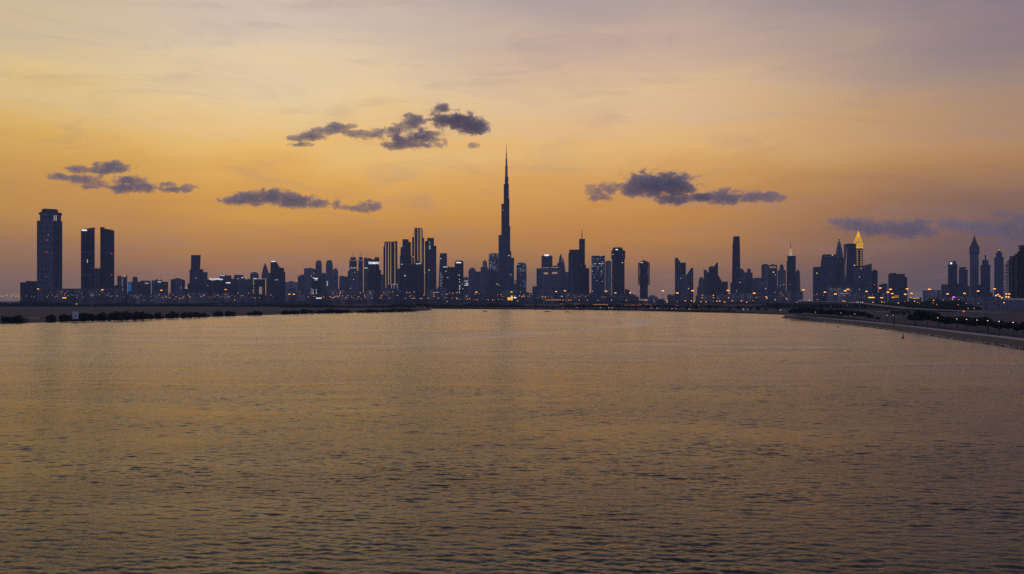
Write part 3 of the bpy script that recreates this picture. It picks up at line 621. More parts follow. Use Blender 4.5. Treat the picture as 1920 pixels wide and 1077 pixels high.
B('pale banded tower tucked between two dark ones', 4200, [('b',1134.8,1146.6,491),('b',1137,1145,489.2,491.1,{'n':'crown'})], fac='pale', rot=0, clutter=False)
B('dark tower with rounded shoulders and a white top light', 3700, [('b',1147.6,1171,470),('b',1146.2,1172.2,471,486),('t',1148,1168,465,470.1,{'t':(1149.4,1166.6),'n':'crown'}),('b',1152,1164,464.4,465.1,{'n':'crown'})], [('lamp',1154.4,1158.4,468,469.7,'white'),('lamp',1148.4,1150,477,478.4,'white2'),('lamp',1166.6,1168,478,479,'palewin')], fac='dark', rot=0, clutter=False)
B('small low block at the right foot of the round shouldered tower', 3700, [('b',1171.5,1181,545),('b',1171.8,1176.4,542.6,545.1,{'n':'roof_room'})], fac='dark', rot=0, name='low_rise_building')
# tower with open lattice sides
def lantern():
    d = 3600; u = d/F; o = empty('skyscraper', (X(1207.3,d), d, 2), 'vase shaped tower wrapped in open slatted side frames', 'skyscraper'); z = lambda y: Z(y, d)-2
    MB().lathe(0, 0, [(7.6*u,z(561)),(7.4*u,z(540)),(8.6*u,z(520)),(6.6*u,z(512)),(8.2*u,z(500)),(8.2*u,z(492.6))], 20, .9).build('tower_body', FAC['dark'], o)
    MB().lathe(0, 0, [(8.6*u,z(492.6)),(6*u,z(490)),(2*u,z(489.4)),(.6*u,z(487.6))], 20, .9).build('crown', FAC['glass'], o)
    for s in (-1, 1):
        fr = MB()
        for k in range(24): fr.box(min(s*6.6*u, s*10.1*u), max(s*6.6*u, s*10.1*u), -9, 9, z(493.2+k*2.05), z(494.6+k*2.05) if z(494.6+k*2.05) < z(493.2+k*2.05) else z(493.2+k*2.05)+2)
        f2 = MB()
        for k in range(24):
            t = z(493.0+k*1.75); f2.box(min(s*6.8*u, s*10.0*u), max(s*6.8*u, s*10.0*u), -9, 9, t-2.1, t)
        f2.build('floor_slats', M['slab'], o)['kind'] = 'stuff'
        MB().box(s*10*u-.8, s*10*u+.8, -9.5, 9.5, z(535), z(492.2)).build('frame_column', M['slab'], o)
lantern()
B('low domed hall left of the vase shaped tower', 3500, [('b',1183,1198,556.6),('d',1186,1194,553,556.7,{'h':.9})], fac='pale', rot=0, name='low_rise_building', clutter=False)
B('low domed hall right of the vase shaped tower', 3500, [('b',1215,1232.5,556.6),('d',1218,1229,553.4,556.7,{'h':.9}),('b',1232,1246,560.6)], fac='pale', rot=0, name='low_rise_building', clutter=False)
B('small dark block left of the slanted roof pair', 3600, [('b',1251,1266,554),('b',1253,1259,552.2,554.1,{'n':'roof_room'}),('b',1262,1265.6,552,554.1,{'n':'roof_room'})], fac='conc', rot=0, name='low_rise_building', clutter=False)
B('left slanted tower whose roof falls to the right', 3700, [('l',1265.5,1276,484,{'pts':[(1265.5,484.2),(1270.4,483.6),(1276,492.6)]}),('b',1275.8,1286,492.8,{'f':'dark'}),('b',1277,1290,515,{'f':'conc'})], fac='rib')
B('right slanted tower whose roof rises to the right', 3750, [('l',1288,1300,503,{'pts':[(1288,515),(1296.4,502.6),(1300,502.8)]})], fac='rib')
B('rounded stepped tower at the left of the jagged group', 3800, [('d',1309.5,1320.5,519.4,{'h':.2}),('b',1307.2,1311,538.5)], fac='conc', rot=0)
B('narrow tower with a roof falling right in the jagged group', 3900, [('l',1319.3,1328.8,506,{'pts':[(1319.4,506.2),(1323.6,506),(1328.8,512.6)]}),('b',1325,1330,512.2)], fac='rib')
B('tall tower with a fin rising right in the jagged group', 3850, [('b',1328.6,1339,501.2),('l',1337.6,1346.3,493,{'pts':[(1337.8,501),(1344,492.8),(1346.2,492.8)],'n':'fin_tower'}),('l',1346,1353,517,{'pts':[(1346.2,516.5),(1349,520),(1353,528)],'n':'skirt_wing'})], fac='dark')
B('lower square tower at the right of the jagged group', 3900, [('b',1352,1364.8,530),('b',1354,1364.4,528.4,530.1,{'n':'crown'})], fac='conc', rot=0)
B('very tall plain slender tower with a squared top', 3800, [('t',1371.6,1388.6,456.2,{'t':(1373.6,1387.4)}),('b',1374.4,1387,444.9,456.3,{'n':'crown'}),('b',1376,1385.8,443.6,445,{'n':'parapet'}),('b',1369.4,1372.6,530)], [('lit_window',1380,1381.6,545.4,546.4,'white2'),('lit_window',1380,1381.6,552.8,553.6,'palewin')], fac='dark', rot=0, clutter=False)
B('curved roof tower at the right foot of the plain slender tower', 3900, [('l',1387.8,1399,504,{'pts':[(1388,504),(1392,504.2),(1394.8,508),(1396.4,511.6),(1399,511)]})], fac='rib')
B('round headed stepped tower beside the curved roof one', 3900, [('b',1398,1411,511.4),('d',1400.5,1408,503.3,511.5,{'h':.7,'p':3,'n':'crown'}),('b',1399,1412.2,521,{'f':'conc'})], fac='rib', rot=0, clutter=False)
B('low arched roof block right of the round headed tower', 3800, [('l',1410,1428.6,521,{'pts':[(1410,524),(1414,522),(1420,521.2),(1428.6,521.4)]})], [('lit_window',1434.4,1436.4,541,542.2,'white2')], fac='conc', name='apartment_block')
B('blocky tower with a shallow pitched top', 4000, [('b',1427.8,1440.8,497),('t',1429,1440.6,495.4,497.1,{'t':(1432,1438),'n':'crown'})], fac='conc', rot=0, clutter=False)
B('tower with an arched open frame on its roof', 3950, [('b',1440.6,1457.2,503.2),('b',1440.8,1442.6,498,503.3,{'n':'frame_leg'}),('b',1455.2,1457,498,503.3,{'n':'frame_leg'}),('l',1440.8,1457,496.5,499.6,{'pts':[(1440.8,498.6),(1445,496.8),(1449,496.2),(1453,496.8),(1457,497.4)],'n':'roof_arch'}),('m',1449.3,1450.1,493,497)], [('lit_window',1453,1454.2,515.6,516.6,'white2'),('lit_window',1452.6,1453.6,548,549,'white2')], fac='glass')
B('minaret like tower with onion top and curved front wing', 4000, [('b',1458,1473.4,507.2),('d',1461.6,1469.6,496,507.3,{'h':.45,'p':2.4,'n':'crown'}),('m',1465.4,1466.2,491.4,497),('l',1456,1470,510,{'pts':[(1457.6,540),(1459.4,522),(1462.4,511.5),(1465,510),(1470,511)],'n':'curved_wing'})], fac='conc', rot=0, clutter=False)
B('dark tower tipped by a greenish lit cone and red topped mast', 3900, [('b',1476.2,1492,481.2),('b',1475,1491.8,489.4),('b',1475.8,1492.4,480.4,481.3,{'n':'parapet'}),('m',1479.6,1485.4,466,480.4,{'m':G['green'],'n':'lit_cone'}),('m',1481.8,1483,453.6,467)], [('lit_window',1480,1483,533.4,534,'palewin')], fac='dark', rot=0, clutter=False)
B('leaf shaped tower with a slim pointed tip', 3850, [('l',1491.8,1500.6,505,{'pts':[(1491.8,512),(1494.4,506.4),(1496,507.4),(1497.2,504.6),(1499.6,511),(1500.5,535)]}),('b',1500.4,1505.2,547)], fac='conc')
# --- right hand group
B('plain dark tower at the left end of the golden spire group', 3700, [('s',1524.2,1539,501.4,{'r':500.6})], fac='glass')
B('broad dark tower with slanting shoulder and short roof mast', 3650, [('l',1538.4,1567.4,478.6,{'pts':[(1538.6,500),(1541,479),(1567.2,478.4)]}),('b',1543,1565,477.6,478.5,{'n':'parapet'}),('m',1545.2,1545.9,472.4,478.5)], [('light_line',1545,1566,481.4,481.8,'bluedim')], fac='glass')
B('bullet shaped tower with a small finial', 3700, [('d',1565.4,1581.4,450.6,{'h':.36,'p':1.9,'q':1.35}),('c',1572.2,1574.8,448.8,451,{'n':'finial'}),('b',1570,1582.8,484,{'f':'rib'})], [('lamp',1570.6,1572,482,483,'palewin')], fac='rib', rot=0)
B('tower with a pale left flank leaning to a dark front', 3600, [('l',1583.8,1605.4,457.6,{'pts':[(1588.6,457.6),(1605.2,457.8)]}),('l',1581.8,1590,458.4,{'pts':[(1582,458.2),(1588.6,458.2),(1586,486),(1584.6,510)],'n':'pale_flank','f':'pale'})], fac='dark', clutter=False)
# golden spire tower
def golden():
    d = 3800; u = d/F*.926; cx = 1611; o = empty('skyscraper', (X(cx,d), d, 2), 'slim tower crowned by a glowing golden lattice pyramid', 'skyscraper'); o.rotation_euler = (0,0,-.387); z = lambda y: Z(y, d)-2
    MB().box(-5.6*u, 6.6*u, -6*u, 6*u, 0, z(466)).build('tower_body', FAC['dark'], o)
    MB().box(-6*u, 7*u, -6.4*u, 6.4*u, z(466), z(464.6)).build('lit_cornice', G['gold'], o)
    ap = (-1.8*u, 0, z(434.5)); cs = [(-10.2*u,-6*u),(6.4*u,-6*u),(6.4*u,6*u),(-10.2*u,6*u)]
    zb = z(457.5)
    MB().prism([(x*.9,y*.9,zb) for x,y in cs], [(ap[0]+s*.4, t*.4, ap[2]-2) for s,t in ((-1,-1),(1,-1),(1,1),(-1,1))]).build('inner_pyramid', FAC['dark'], o)
    MB().prism([(-5.4*u,-5.6*u,z(464.6)),(6.2*u,-5.6*u,z(464.6)),(6.2*u,5.6*u,z(464.6)),(-5.4*u,5.6*u,z(464.6))], [(-8.6*u,-5.4*u,zb),(5.6*u,-5.4*u,zb),(5.6*u,5.4*u,zb),(-8.6*u,5.4*u,zb)]).build('pyramid_drum', FAC['dark'], o)
    lat = MB()
    def bar(p, q, w=.75):
        p, q = Vector(p), Vector(q); dirn = (q-p).normalized(); a = dirn.cross(Vector((0,0,1))); a = a.normalized() if a.length > .01 else Vector((1,0,0)); b = dirn.cross(a)
        lat.prism([p+a*w*s+b*w*t for s,t in ((-1,-1),(1,-1),(1,1),(-1,1))], [q+a*w*s+b*w*t for s,t in ((-1,-1),(1,-1),(1,1),(-1,1))])
    for i in range(4):
        a, b = cs[i], cs[(i+1)%4]
        for k in range(5):
            t = k/5; bar((a[0]+(b[0]-a[0])*t, a[1]+(b[1]-a[1])*t, zb), ap, .7)
        for k in range(7):
            s = 1-k/8; p = (ap[0]+(a[0]-ap[0])*s, a[1]*s, zb+(ap[2]-zb)*(1-s)); q = (ap[0]+(b[0]-ap[0])*s, b[1]*s, zb+(ap[2]-zb)*(1-s)); bar(p, q, .8)
    for k in range(6):
        x = (-5.4+k*2.35)*u; bar((x,-6.2*u,z(464.6)), (x*1.1-1*u,-6.2*u,zb), .8)
    for k in range(1,4): bar((-6.2*u,-6.25*u,z(464.6-k*1.8)), (6.4*u,-6.25*u,z(464.6-k*1.8)), .8)
    lat.build('golden_lattice', G['gold'], o)['kind'] = 'stuff'
    MB().lathe(ap[0], 0, [(1.3*u, z(441)),(.5*u, z(436)),(.25*u, z(432.6))], 8).build('spire', G['gold'], o)
    for xx in (-3.4, 3.4):
        lw = MB()
        for k in range(9): lw.box((xx-.9)*u, (xx+.9)*u, -6.2*u, -6.0*u, z(470.6+k*3.4), z(469.6+k*3.4))
        ob = lw.build('lit_windows', G['warmgold'] if 'warmgold' in G else G['gold'], o); ob['kind'] = 'stuff'
golden()
B('dark tower with a roof edge rising to the right', 3500, [('l',1601,1634.8,495,{'pts':[(1601,502.4),(1614,502.6),(1617,499.4),(1634.6,494.8)]})], [('lamp',1610.8,1612.4,519.2,520.4,'white2'),('lamp',1610.8,1612.2,542.2,543.4,'white2'),('lamp',1610.8,1612.2,553.6,554.6,'white2'),('light_line',1616,1623,501.4,502,'redd')], fac='glass', clutter=False)
B('dark tower stepping down right of the rising roof edge', 3650, [('b',1634.4,1645.6,508.2),('b',1636,1643,506.4,508.3,{'n':'crown'})], [('beacon',1639,1640.6,534,535,'red')], fac='dark', rot=0)
B('small dark block between two towers near the amber lamps', 3400, [('b',1648,1655,534.6),('b',1653.4,1664,532.2)], fac='glass', rot=0, name='apartment_block')
B('wide squat dark tower standing alone right of the golden spire', 3300, [('b',1665.6,1696.6,514.4),('b',1667.6,1680.6,512.4,514.5,{'n':'roof_room'}),('b',1690,1700.8,520.4)], fac='dark', rot=0, clutter=False)
B('pale banded low building in front of the bullet shaped tower', 2900, [('b',1552,1600,540),('b',1563,1592,533.8,540.1,{'f':'conc'}),('b',1550,1562,536)], [('windows',1555,1598,541,556,'palewin',26,5,.12),('light_line',1575,1592,550.4,550.9,'paleline'),('light_line',1585,1598,537.6,538.2,'bluedim')], fac='pale', rot=0, name='office_block')
B('low pavilion with a yellow lit canopy strip', 2300, [('b',1626,1642,557)], [('lit_canopy',1628,1640,557.4,559,'yellow')], fac='conc', rot=0, name='pavilion', clutter=False)
B('small kiosk with a short yellow lit fascia', 2300, [('b',1648,1658.5,557.6)], [('lit_canopy',1650,1656,558,559.2,'yellow')], fac='conc', rot=0, name='pavilion', clutter=False)
B('amber glowing low block under the squat dark tower', 2350, [('b',1671,1686.5,555)], [('lit_canopy',1672,1677,557,558.6,'gold'),('lit_canopy',1678,1685.4,553.6,557.6,'amberw')] if 'amberw' in G else [('lit_canopy',1672,1677,557,558.6,'gold'),('windows',1677.5,1685.4,554,558.6,'amber2',3,2,.9)], fac='conc', rot=0, name='pavilion', clutter=False)
B('low gatehouse with a long yellow light line', 2400, [('b',1704,1728,557.6)], [('lit_canopy',1711,1724,559,559.6,'yellow'),('lit_canopy',1706,1710,557.8,558.6,'yellow')], fac='conc', rot=0, name='pavilion', clutter=False)
B('low building with stepped flat roofs left of the far right towers', 3000, [('b',1730,1763,547),('b',1729,1750,545,547.1,{'n':'roof_hall'}),('b',1740,1764,544.4,{'f':'conc'})], fac='pale', rot=0, name='office_block', clutter=False)
B('square dark block at the left of the far right towers', 3100, [('b',1764.8,1778,534.4),('b',1767,1776,533.4,534.5,{'n':'roof_room'})], fac='glass', rot=0, name='apartment_block', clutter=False)
B('dark tower with a red and white light at its top', 3200, [('b',1777.4,1794.8,496.4),('b',1779.4,1792.6,490,496.5,{'n':'crown'}),('b',1792,1798,532,{'f':'conc'})], [('lamp',1781.6,1785.2,492.6,495.8,'white'),('lamp',1779.8,1787.4,491.6,492.6,'redd'),('lamp',1785.6,1787,492.6,494.6,'redd')], fac='dark', rot=0, clutter=False)
B('shorter dark tower with an overhanging flat cap', 3250, [('b',1797.6,1814.6,506.2),('b',1799,1810,502.8,506.3,{'n':'crown'}),('b',1797.8,1813.4,501.4,502.9,{'n':'roof_cap'}),('b',1812,1818,537)], fac='glass', rot=0, clutter=False)
B('clock tower shaped skyscraper with steep pyramid roof', 3300, [('b',1818.6,1835,476),('b',1817.4,1836.4,463.4,476.1,{'n':'head'}),('t',1818,1835.8,461.4,463.5,{'t':(1819.4,1834.4),'n':'cornice'}),('t',1819.6,1834.2,453,461.5,{'t':(1822.8,1830.8),'n':'roof'}),('p',1822.8,1830.8,441,453.1,{'n':'roof'}),('m',1826.4,1827.2,438.6,443),('b',1834,1839,534)], fac='rib', rot=0, clutter=False)
B('tower with a lit glass pyramid on a stepped top', 3250, [('b',1838.4,1856.8,497.2),('b',1841.6,1853.6,488,497.3,{'n':'crown'}),('p',1843.4,1851.8,474.8,488.1,{'n':'glass_pyramid','f':'lit'}),('b',1856.4,1861.4,548.4)], [('light_line',1845,1845.5,481,487.6,'paleline'),('light_line',1850,1850.5,481,487.6,'paleline')], fac='glass', rot=0, clutter=False)
B('stepped tower whose spire holds an amber light', 3200, [('b',1864.2,1881.8,483),('b',1867,1879.2,475.6,483.1,{'n':'crown'}),('t',1867.6,1878.6,471,475.7,{'t':(1871.4,1875.2),'n':'roof'}),('m',1872.4,1874.2,462.4,471.1)], [('lamp',1872.2,1874.4,468,469.8,'amber2')], fac='glass', rot=0, clutter=False)
# building site with stepped open floors at the right edge
def site():
    d = 1600; u = d/F; ox = X(1905, d); o = empty('unfinished_building', (ox, d, 2), 'unfinished concrete building with open floors stepping up to the right edge', 'building site'); yaw = math.atan2(ox, d); o.rotation_euler = (0,0,-yaw); LX = lambda p: (p-1905)/F*d*math.cos(yaw); z = lambda y: Z(y, d)-2
    left = lambda y: (1888.5 if y > 492 else 1892 if y > 488 else 1896 if y > 483 else 1900 if y > 479 else 1906 if y > 474 else 1909.5 if y > 470 else 1911.5)
    k = 0; y = 560.0
    while y > 462:
        x0 = LX(left(y))
        sl = MB().box(x0-1.2-(k % 3)*.5, 72, -22.5, 22, z(y), z(y)+.6); sl.build('floor_slab', M['slab'], o)
        y2 = y-3.75
        if y2 > 460: MB().box(x0+2.5, 70, -19, 20, z(y)+.6, z(y2)).build('storey_shade_fill', M['shade_fill'], o)  # solid dark block painted as the shaded depth of the open floor
        cm = MB()
        for xx in [x0+1+i*5.2 for i in range(int((66-x0)/5.2))]: cm.box(xx-.35, xx+.35, -22.2, -21.5, z(y)+.6, z(y2))
        cm.build('columns', M['slab'], o)['kind'] = 'stuff'
        if y > 484 :
            ww = MB(); ww.box(LX(1893), LX(1898.3), -21.4, -20.9, z(y)+.6, z(y2)); ww.box(LX(1904), LX(1906.5), -21.4, -20.9, z(y)+.6, z(y2)); ww.build('wall_panel', FAC['conc'], o)['kind'] = 'stuff'
        y = y2; k += 1
    MB().box(LX(1904), LX(1905), -22.9, -22.55, 0, z(490)).build('hoist_rail', M['slab'], o)
    sc = MB()
    for i in range(9):
        yy = 499+i*6.6; sc.box(LX(1882.5), LX(1888), -20, -12, z(yy), z(yy)+.8)
    for xx in (1883, 1886, 1888): sc.box(LX(xx)-.3, LX(xx)+.3, -20.2, -19.6, 0, z(498))
    sc.build('scaffold', M['metal'], o)
site()
# low wall in front of it
def hoarding():
    d = 1450; o = empty('boundary_wall', (X(1885,d), d, 3.2), 'long plain lilac grey wall below the unfinished building', 'wall'); 
    x = X(1841.5, d)-o.location.x; i = 0
    while x < 150:
        MB().box(x+.05, x+11.9, -.4, .4, -1, Z(563.4,d)-3.2+rnd.uniform(-.15,.15)+(.9 if i > 2 else 0)).build('panel', M['wallgrey'], o); x += 12; i += 1
hoarding()
# background low blocks that close the skyline at street level
LAND = [(15,'the empty sky at far left'),(93,'the broad left tower'),(165,'the signed slab tower'),(201,'the second slab tower'),(244,'the blue lit block'),(300,'the block with a roof fin'),(333,'the pitched roof block'),(368,'the leaning topped tower'),(405,'the jagged rooftop sign'),(447,'the long dark block'),(485,'the golden framed block'),(520,'the sail topped tower'),(548,'the plain grey block'),(580,'the square tower by the domes'),(597,'the left domed tower'),(617,'the right domed tower'),(645,'the grey block left of the masts'),(663,'the left masted tower'),(677,'the right masted tower'),(700,'the bright lettered sign'),(731,'the gold striped flared tower'),(761,'the stepped dark tower'),(784,'the tallest gold striped tower'),(807,'the lobed dark tower'),(830,'the tapering tower'),(861,'the tilted white sign'),(885,'the dome topped grey tower'),(909,'the slim spired tower'),(949,'the tallest tower of all'),(978,'the round headed mottled tower'),(1025,'the broad hotel block'),(1053,'the curved fin tower'),(1078,'the slanting tower'),(1092,'the slim masted tower'),(1121,'the pale windowed square tower'),(1160,'the round shouldered tower'),(1207,'the vase shaped tower'),(1240,'the wide sky gap'),(1276,'the left slanted tower'),(1296,'the right slanted tower'),(1335,'the jagged group'),(1380,'the plain slender tower'),(1405,'the round headed stepped tower'),(1434,'the pitched blocky tower'),(1449,'the arched frame roof'),(1465,'the minaret like tower'),(1484,'the greenish cone tower'),(1510,'the largest mast lamp'),(1531,'the plain dark tower'),(1553,'the tower with the roof mast'),(1574,'the bullet tower'),(1594,'the pale flanked tower'),(1611,'the golden spire'),(1640,'the stepping down tower'),(1683,'the squat dark tower'),(1710,'the gatehouse light line'),(1746,'the stepped flat roofs'),(1786,'the red and white light tower'),(1806,'the capped tower'),(1827,'the clock tower shaped one'),(1847,'the lit glass pyramid'),(1873,'the amber spire light'),(1905,'the unfinished building')]
def near(px): return min(LAND, key=lambda l: abs(l[0]-px))[1]
def lowrow(x0, x1, n, ylo, yhi, dlo, dhi, label, group, facs=('conc','pale','glass')):
    for i in range(n):
        a = x0+(x1-x0)*i/n+rnd.uniform(-2,2); w = (x1-x0)/n*rnd.uniform(.8,1.7); d = rnd.uniform(dlo, dhi); yt = rnd.uniform(yhi, ylo)
        rr_ = rnd.random() < .6; fc = rnd.choice(facs); wide = 'wide' if w > 22 else 'narrow' if w < 13 else 'low'
        lb = '%s %s block %s, below %s' % (wide, {'conc':'grey','pale':'pale','glass':'dark'}[fc], 'with roof room' if rr_ else 'with bare roof', near(a+w/2))
        while lb in used_labels: lb = lb.replace(', ', ', the farther one, ' if d > (dlo+dhi)/2 else ', the nearer one, ') if 'one,' not in lb else lb+' to the right'
        used_labels.add(lb)
        B(lb, d, [('b',a,a+w,yt)] + ([('b',a+w*.2,a+w*.55,yt-rnd.uniform(1,2.4),yt+.05,{'n':'roof_room'})] if rr_ else []),
          [('windows',a+.5,a+w-.5,yt+1.5,min(yt+10,559),'amber2' if rnd.random() < .5 else 'palewin',max(3,int(w/1.2)),4,.06)], fac=fc, rot=0, name='low_rise_building', group=group, clutter=False)
lowrow(222, 480, 16, 556, 549, 2700, 3100, 'low grey house in the dim suburb below the left skyline', 'low houses below the left skyline')
lowrow(540, 720, 11, 552, 540, 3300, 3700, 'low grey block in the dark row behind the orange lamps left of centre', 'low blocks left of centre')
lowrow(720, 1000, 14, 553, 538, 3300, 3650, 'low dark block in the row at the foot of the central towers', 'low blocks below the central towers')
lowrow(1000, 1182, 9, 558, 549, 3300, 3600, 'low dark block in the row right of the tallest tower', 'low blocks right of the tallest tower')
lowrow(1306, 1500, 10, 556, 546, 3300, 3600, 'low dark block in the row below the jagged skyline', 'low blocks below the jagged skyline')
lowrow(1524, 1660, 8, 556, 548, 2900, 3300, 'low dark block in the row below the golden spire group', 'low blocks below the golden spire')
lowrow(1740, 1880, 8, 560, 553, 2500, 2900, 'low dark house behind the lamps at far right', 'low houses at far right')

# ------------------------------------------------------------------ elevated roads
def viaduct(label, pts, w=14, m=None, pier_gap=45, gz=1.6):
    path = [(X(px, d), d, Z(py, d)) for px, py, d in pts]
    P = []
    for a, b in zip(path, path[1:]):
        n = max(2, int(math.dist(a, b)/25))
        P += [tuple(a[k]+(b[k]-a[k])*i/n for k in range(3)) for i in range(n)]
    P.append(path[-1])
    o = empty('road_viaduct', (path[0][0], path[0][1], 0), label, 'viaduct'); L = Vector(o.location)
    p2 = [(p[0], p[1]) for p in P]
    def rib(nm, prof, m):
        lines = []
        for off, dz in prof:
            q = offset(p2, off); lines.append([(q[i][0]-L.x, q[i][1]-L.y, P[i][2]+dz) for i in range(len(P))])
        b = MB(); n = len(P); b.v = [v for l in lines for v in l]
        for j in range(len(prof)-1):
            for i in range(n-1): b.f.append((j*n+i, (j+1)*n+i, (j+1)*n+i+1, j*n+i+1))
        b.build(nm, m, o)
    h = w/2
    rib('deck', [(h,-1.2),(h-2,-1.3),(h-4,-3),(-h+4,-3),(-h+2,-1.3),(-h,-1.2)], M['slab'])
    rib('road_surface', [(-h+.3,-1.0),(h-.3,-1.0)], M['asphalt'])
    for s in (-1, 1): rib('parapet', [(s*h,-1.2),(s*h,0),(s*(h-.3),0),(s*(h-.3),-1.1)], m or M['concrete'])
    acc = 0
    for i in range(1, len(P)-1):
        acc += math.dist(P[i], P[i-1])
        if acc > pier_gap and P[i][2]-3 > gz+1.5:
            acc = 0
            x, y, z = P[i]
            pb = MB(); pb.lathe(0, 0, [(1.6,gz-1),(1.5,z-5.2),(3.4,z-2.95)], 10, .6); pb.build('pier', M['slab'], o, (x-L.x, y-L.y, 0))
    return o, P
V1, P1 = viaduct('long dark viaduct crossing behind the far waterfront', [(330,569.5,2380),(440,567,2330),(560,564.8,2280),(720,563.2,2200),(960,563.2,2150),(1130,563.6,2050),(1300,564.6,1900),(1460,567.2,1750),(1560,568.6,1650),(1640,570.6,1600)], 16)
V2, P2 = viaduct('curving road ramp with pale parapet coming down on the right', [(1500,564.8,1900),(1580,565.8,1700),(1622,568.4,1560),(1660,573,1430),(1700,577.4,1330),(1760,580.6,1270),(1840,584.5,1230),(1960,588,1200)], 12, M['coping'])
V3, P3 = viaduct('lower dark bridge with an amber light strip beneath its rail', [(1060,569.6,1950),(1120,569.8,1900),(1200,570.6,1820),(1290,571.6,1760)], 10, gz=1.6)
ls = MB()
for i in range(26): ls.box(i*3.35, i*3.35+2.9, -.2, .2, 0, .55)
ls.build('lamp_strip', G['amber2'], V3, (X(1112,1880)-V3.location.x, 1880-V3.location.y-3.5, Z(571.6,1880)))
ls = MB()
for i in range(14):
    if i not in (3, 9): ls.box(i*2.6, i*2.6+1, -.2, .2, 0, .6)
ls.build('lamp_strip', G['amber2'], V3, (X(1171,1815)-V3.location.x, 1815-V3.location.y-3.5, Z(572.6,1815)))
# amber string of lamps on the ramp in front of the skyline
ls = MB()
for i in range(17):
    px = 1011+i*2.45; py = 564.9-1.9*math.sin(min(1, i/11)*math.pi/2)
    ls.box(X(px,2130)-X(1011,2130), X(px+1.7,2130)-X(1011,2130), -.3, .3, Z(py,2130), Z(py,2130)+1.1)
ls.build('lamp_string', G['amber2'], V1, (X(1011,2130)-V1.location.x, 2130-V1.location.y, 0))

# ------------------------------------------------------------------ street lamps
lamp_meshes = {}
def lamp_mesh(kind):
    if kind in lamp_meshes: return lamp_meshes[kind]
    g, rr, arms = kind
    pole = MB().lathe(0, 0, [(.32,-1),(.22,.5),(.13,1)] if False else [(.35,0),(.16,1)], 6).mesh('pole', M['metal'])
    head = MB()
    for k in range(arms):
        a = 2*math.pi*k/arms; r0 = rr*.55 if arms > 1 else 0
        cx, cy = r0*math.cos(a), r0*math.sin(a)
        head.lathe(cx, cy, [(rr*.25,-rr*.45),(rr*.62,-rr*.3),(rr*.7,0),(rr*.35,rr*.3)], 7)
    hm = head.mesh('lamp_head', G[g])
    cap = MB().lathe(0, 0, [(rr*.9,rr*.32),(rr*.8,rr*.5),(rr*.2,rr*.7)], 7).mesh('lamp_hood', M['metal'])
    lamp_meshes[kind] = (pole, hm, cap); return lamp_meshes[kind]
def lamp(px, py, d, label, group, kind=('amber',1.6,3), gz=2.0, hood=True, name='street_lamp'):
    zt = Z(py, d)
    if zt < gz+2: zt = gz+2.5
    p, h, c = lamp_mesh(kind)
    o = empty(name, (X(px, d), d, gz), label, 'street lamp', group)
    new('pole', p, o, (0,0,0), 0, (1,1,zt-gz)); new('lamp_head', h, o, (0,0,zt-gz))
    if hood: new('lamp_hood', c, o, (0,0,zt-gz))
    return o
BIG = ('amber',2.0,3)
for (px, py, lab) in [
 (71.5,542,'tall amber mast lamp before the roof of the broad left tower'),(192,543.6,'tall amber mast lamp below the second left slab tower'),
 (302.5,544.5,'tall amber mast lamp before the wide block with a roof fin'),(423,543.2,'tall amber mast lamp below the long dark block'),
 (542.5,552,'yellowish mast lamp, left of a close pair right of the sail topped tower'),(551,552,'whitish mast lamp, right of a close pair right of the sail topped tower'),
 (893,548,'bright mast lamp below the dome topped tower'),(959,547.5,'mast lamp in front of the right side of the tallest tower'),
 (1042.5,547,'bright mast lamp below the curved fin tower, left of two'),(1059,545.6,'bright mast lamp below the broad slanting tower, right of two'),
 (1136.5,546.3,'bright mast lamp under the pale banded tower'),(1153.8,549.4,'bright mast lamp at the foot of the round shouldered tower'),(1181.2,549.2,'bright mast lamp against the sky left of the vase shaped tower'),
 (1242.8,545.5,'bright mast lamp alone against the sky right of the vase shaped tower'),(1269.8,549.5,'bright mast lamp before the left slanted tower'),(1298.3,545.3,'reddish bright mast lamp before the right slanted tower'),
 (1364.8,544.6,'bright mast lamp in the sky gap left of the plain slender tower'),(1414,550,'bright mast lamp below the round headed stepped tower'),
 (1506.4,543.6,'largest mast lamp with visible pole in the wide sky gap'),(1546.6,548,'bright mast lamp before the slanting tower with roof mast'),(1566.6,551.4,'mast lamp before the pale banded low building'),
 (1585,545.3,'left of two close mast lamps below the pale flanked tower'),(1590,542.5,'right and higher of two close mast lamps below the pale flanked tower'),(1624.5,546.6,'bright mast lamp below the rising roof edge tower'),
 (1650.3,540.3,'mast lamp over the small block near the amber pavilion'),(1669.6,542.6,'upper mast lamp at the left edge of the squat dark tower'),(1664.8,548,'lower mast lamp at the left edge of the squat dark tower'),(1673,550.7,'small mast lamp in front of the squat dark tower'),
 (1701,541.8,'wide bright mast lamp at the right edge of the squat dark tower'),(1697.4,552,'dimmer mast lamp just below the wide bright one'),(1709.2,550.3,'mast lamp in the sky gap right of the squat dark tower'),(1742.6,542.6,'mast lamp over the building with stepped flat roofs'),
 (1776.8,551.3,'mast lamp below the tower with the red and white light'),(1808.6,550.3,'mast lamp below the tower with an overhanging cap'),(1834,546,'mast lamp in front of the clock tower shaped skyscraper'),
 (1864.8,541.8,'tall double headed lamp left of the unfinished building'),(1912.6,541.8,'tall double headed lamp in front of the unfinished building')]:
    lamp(px, py, rnd.uniform(1500,1750) if px > 1200 else rnd.uniform(1900,2250), lab, None, BIG, gz=1.6)
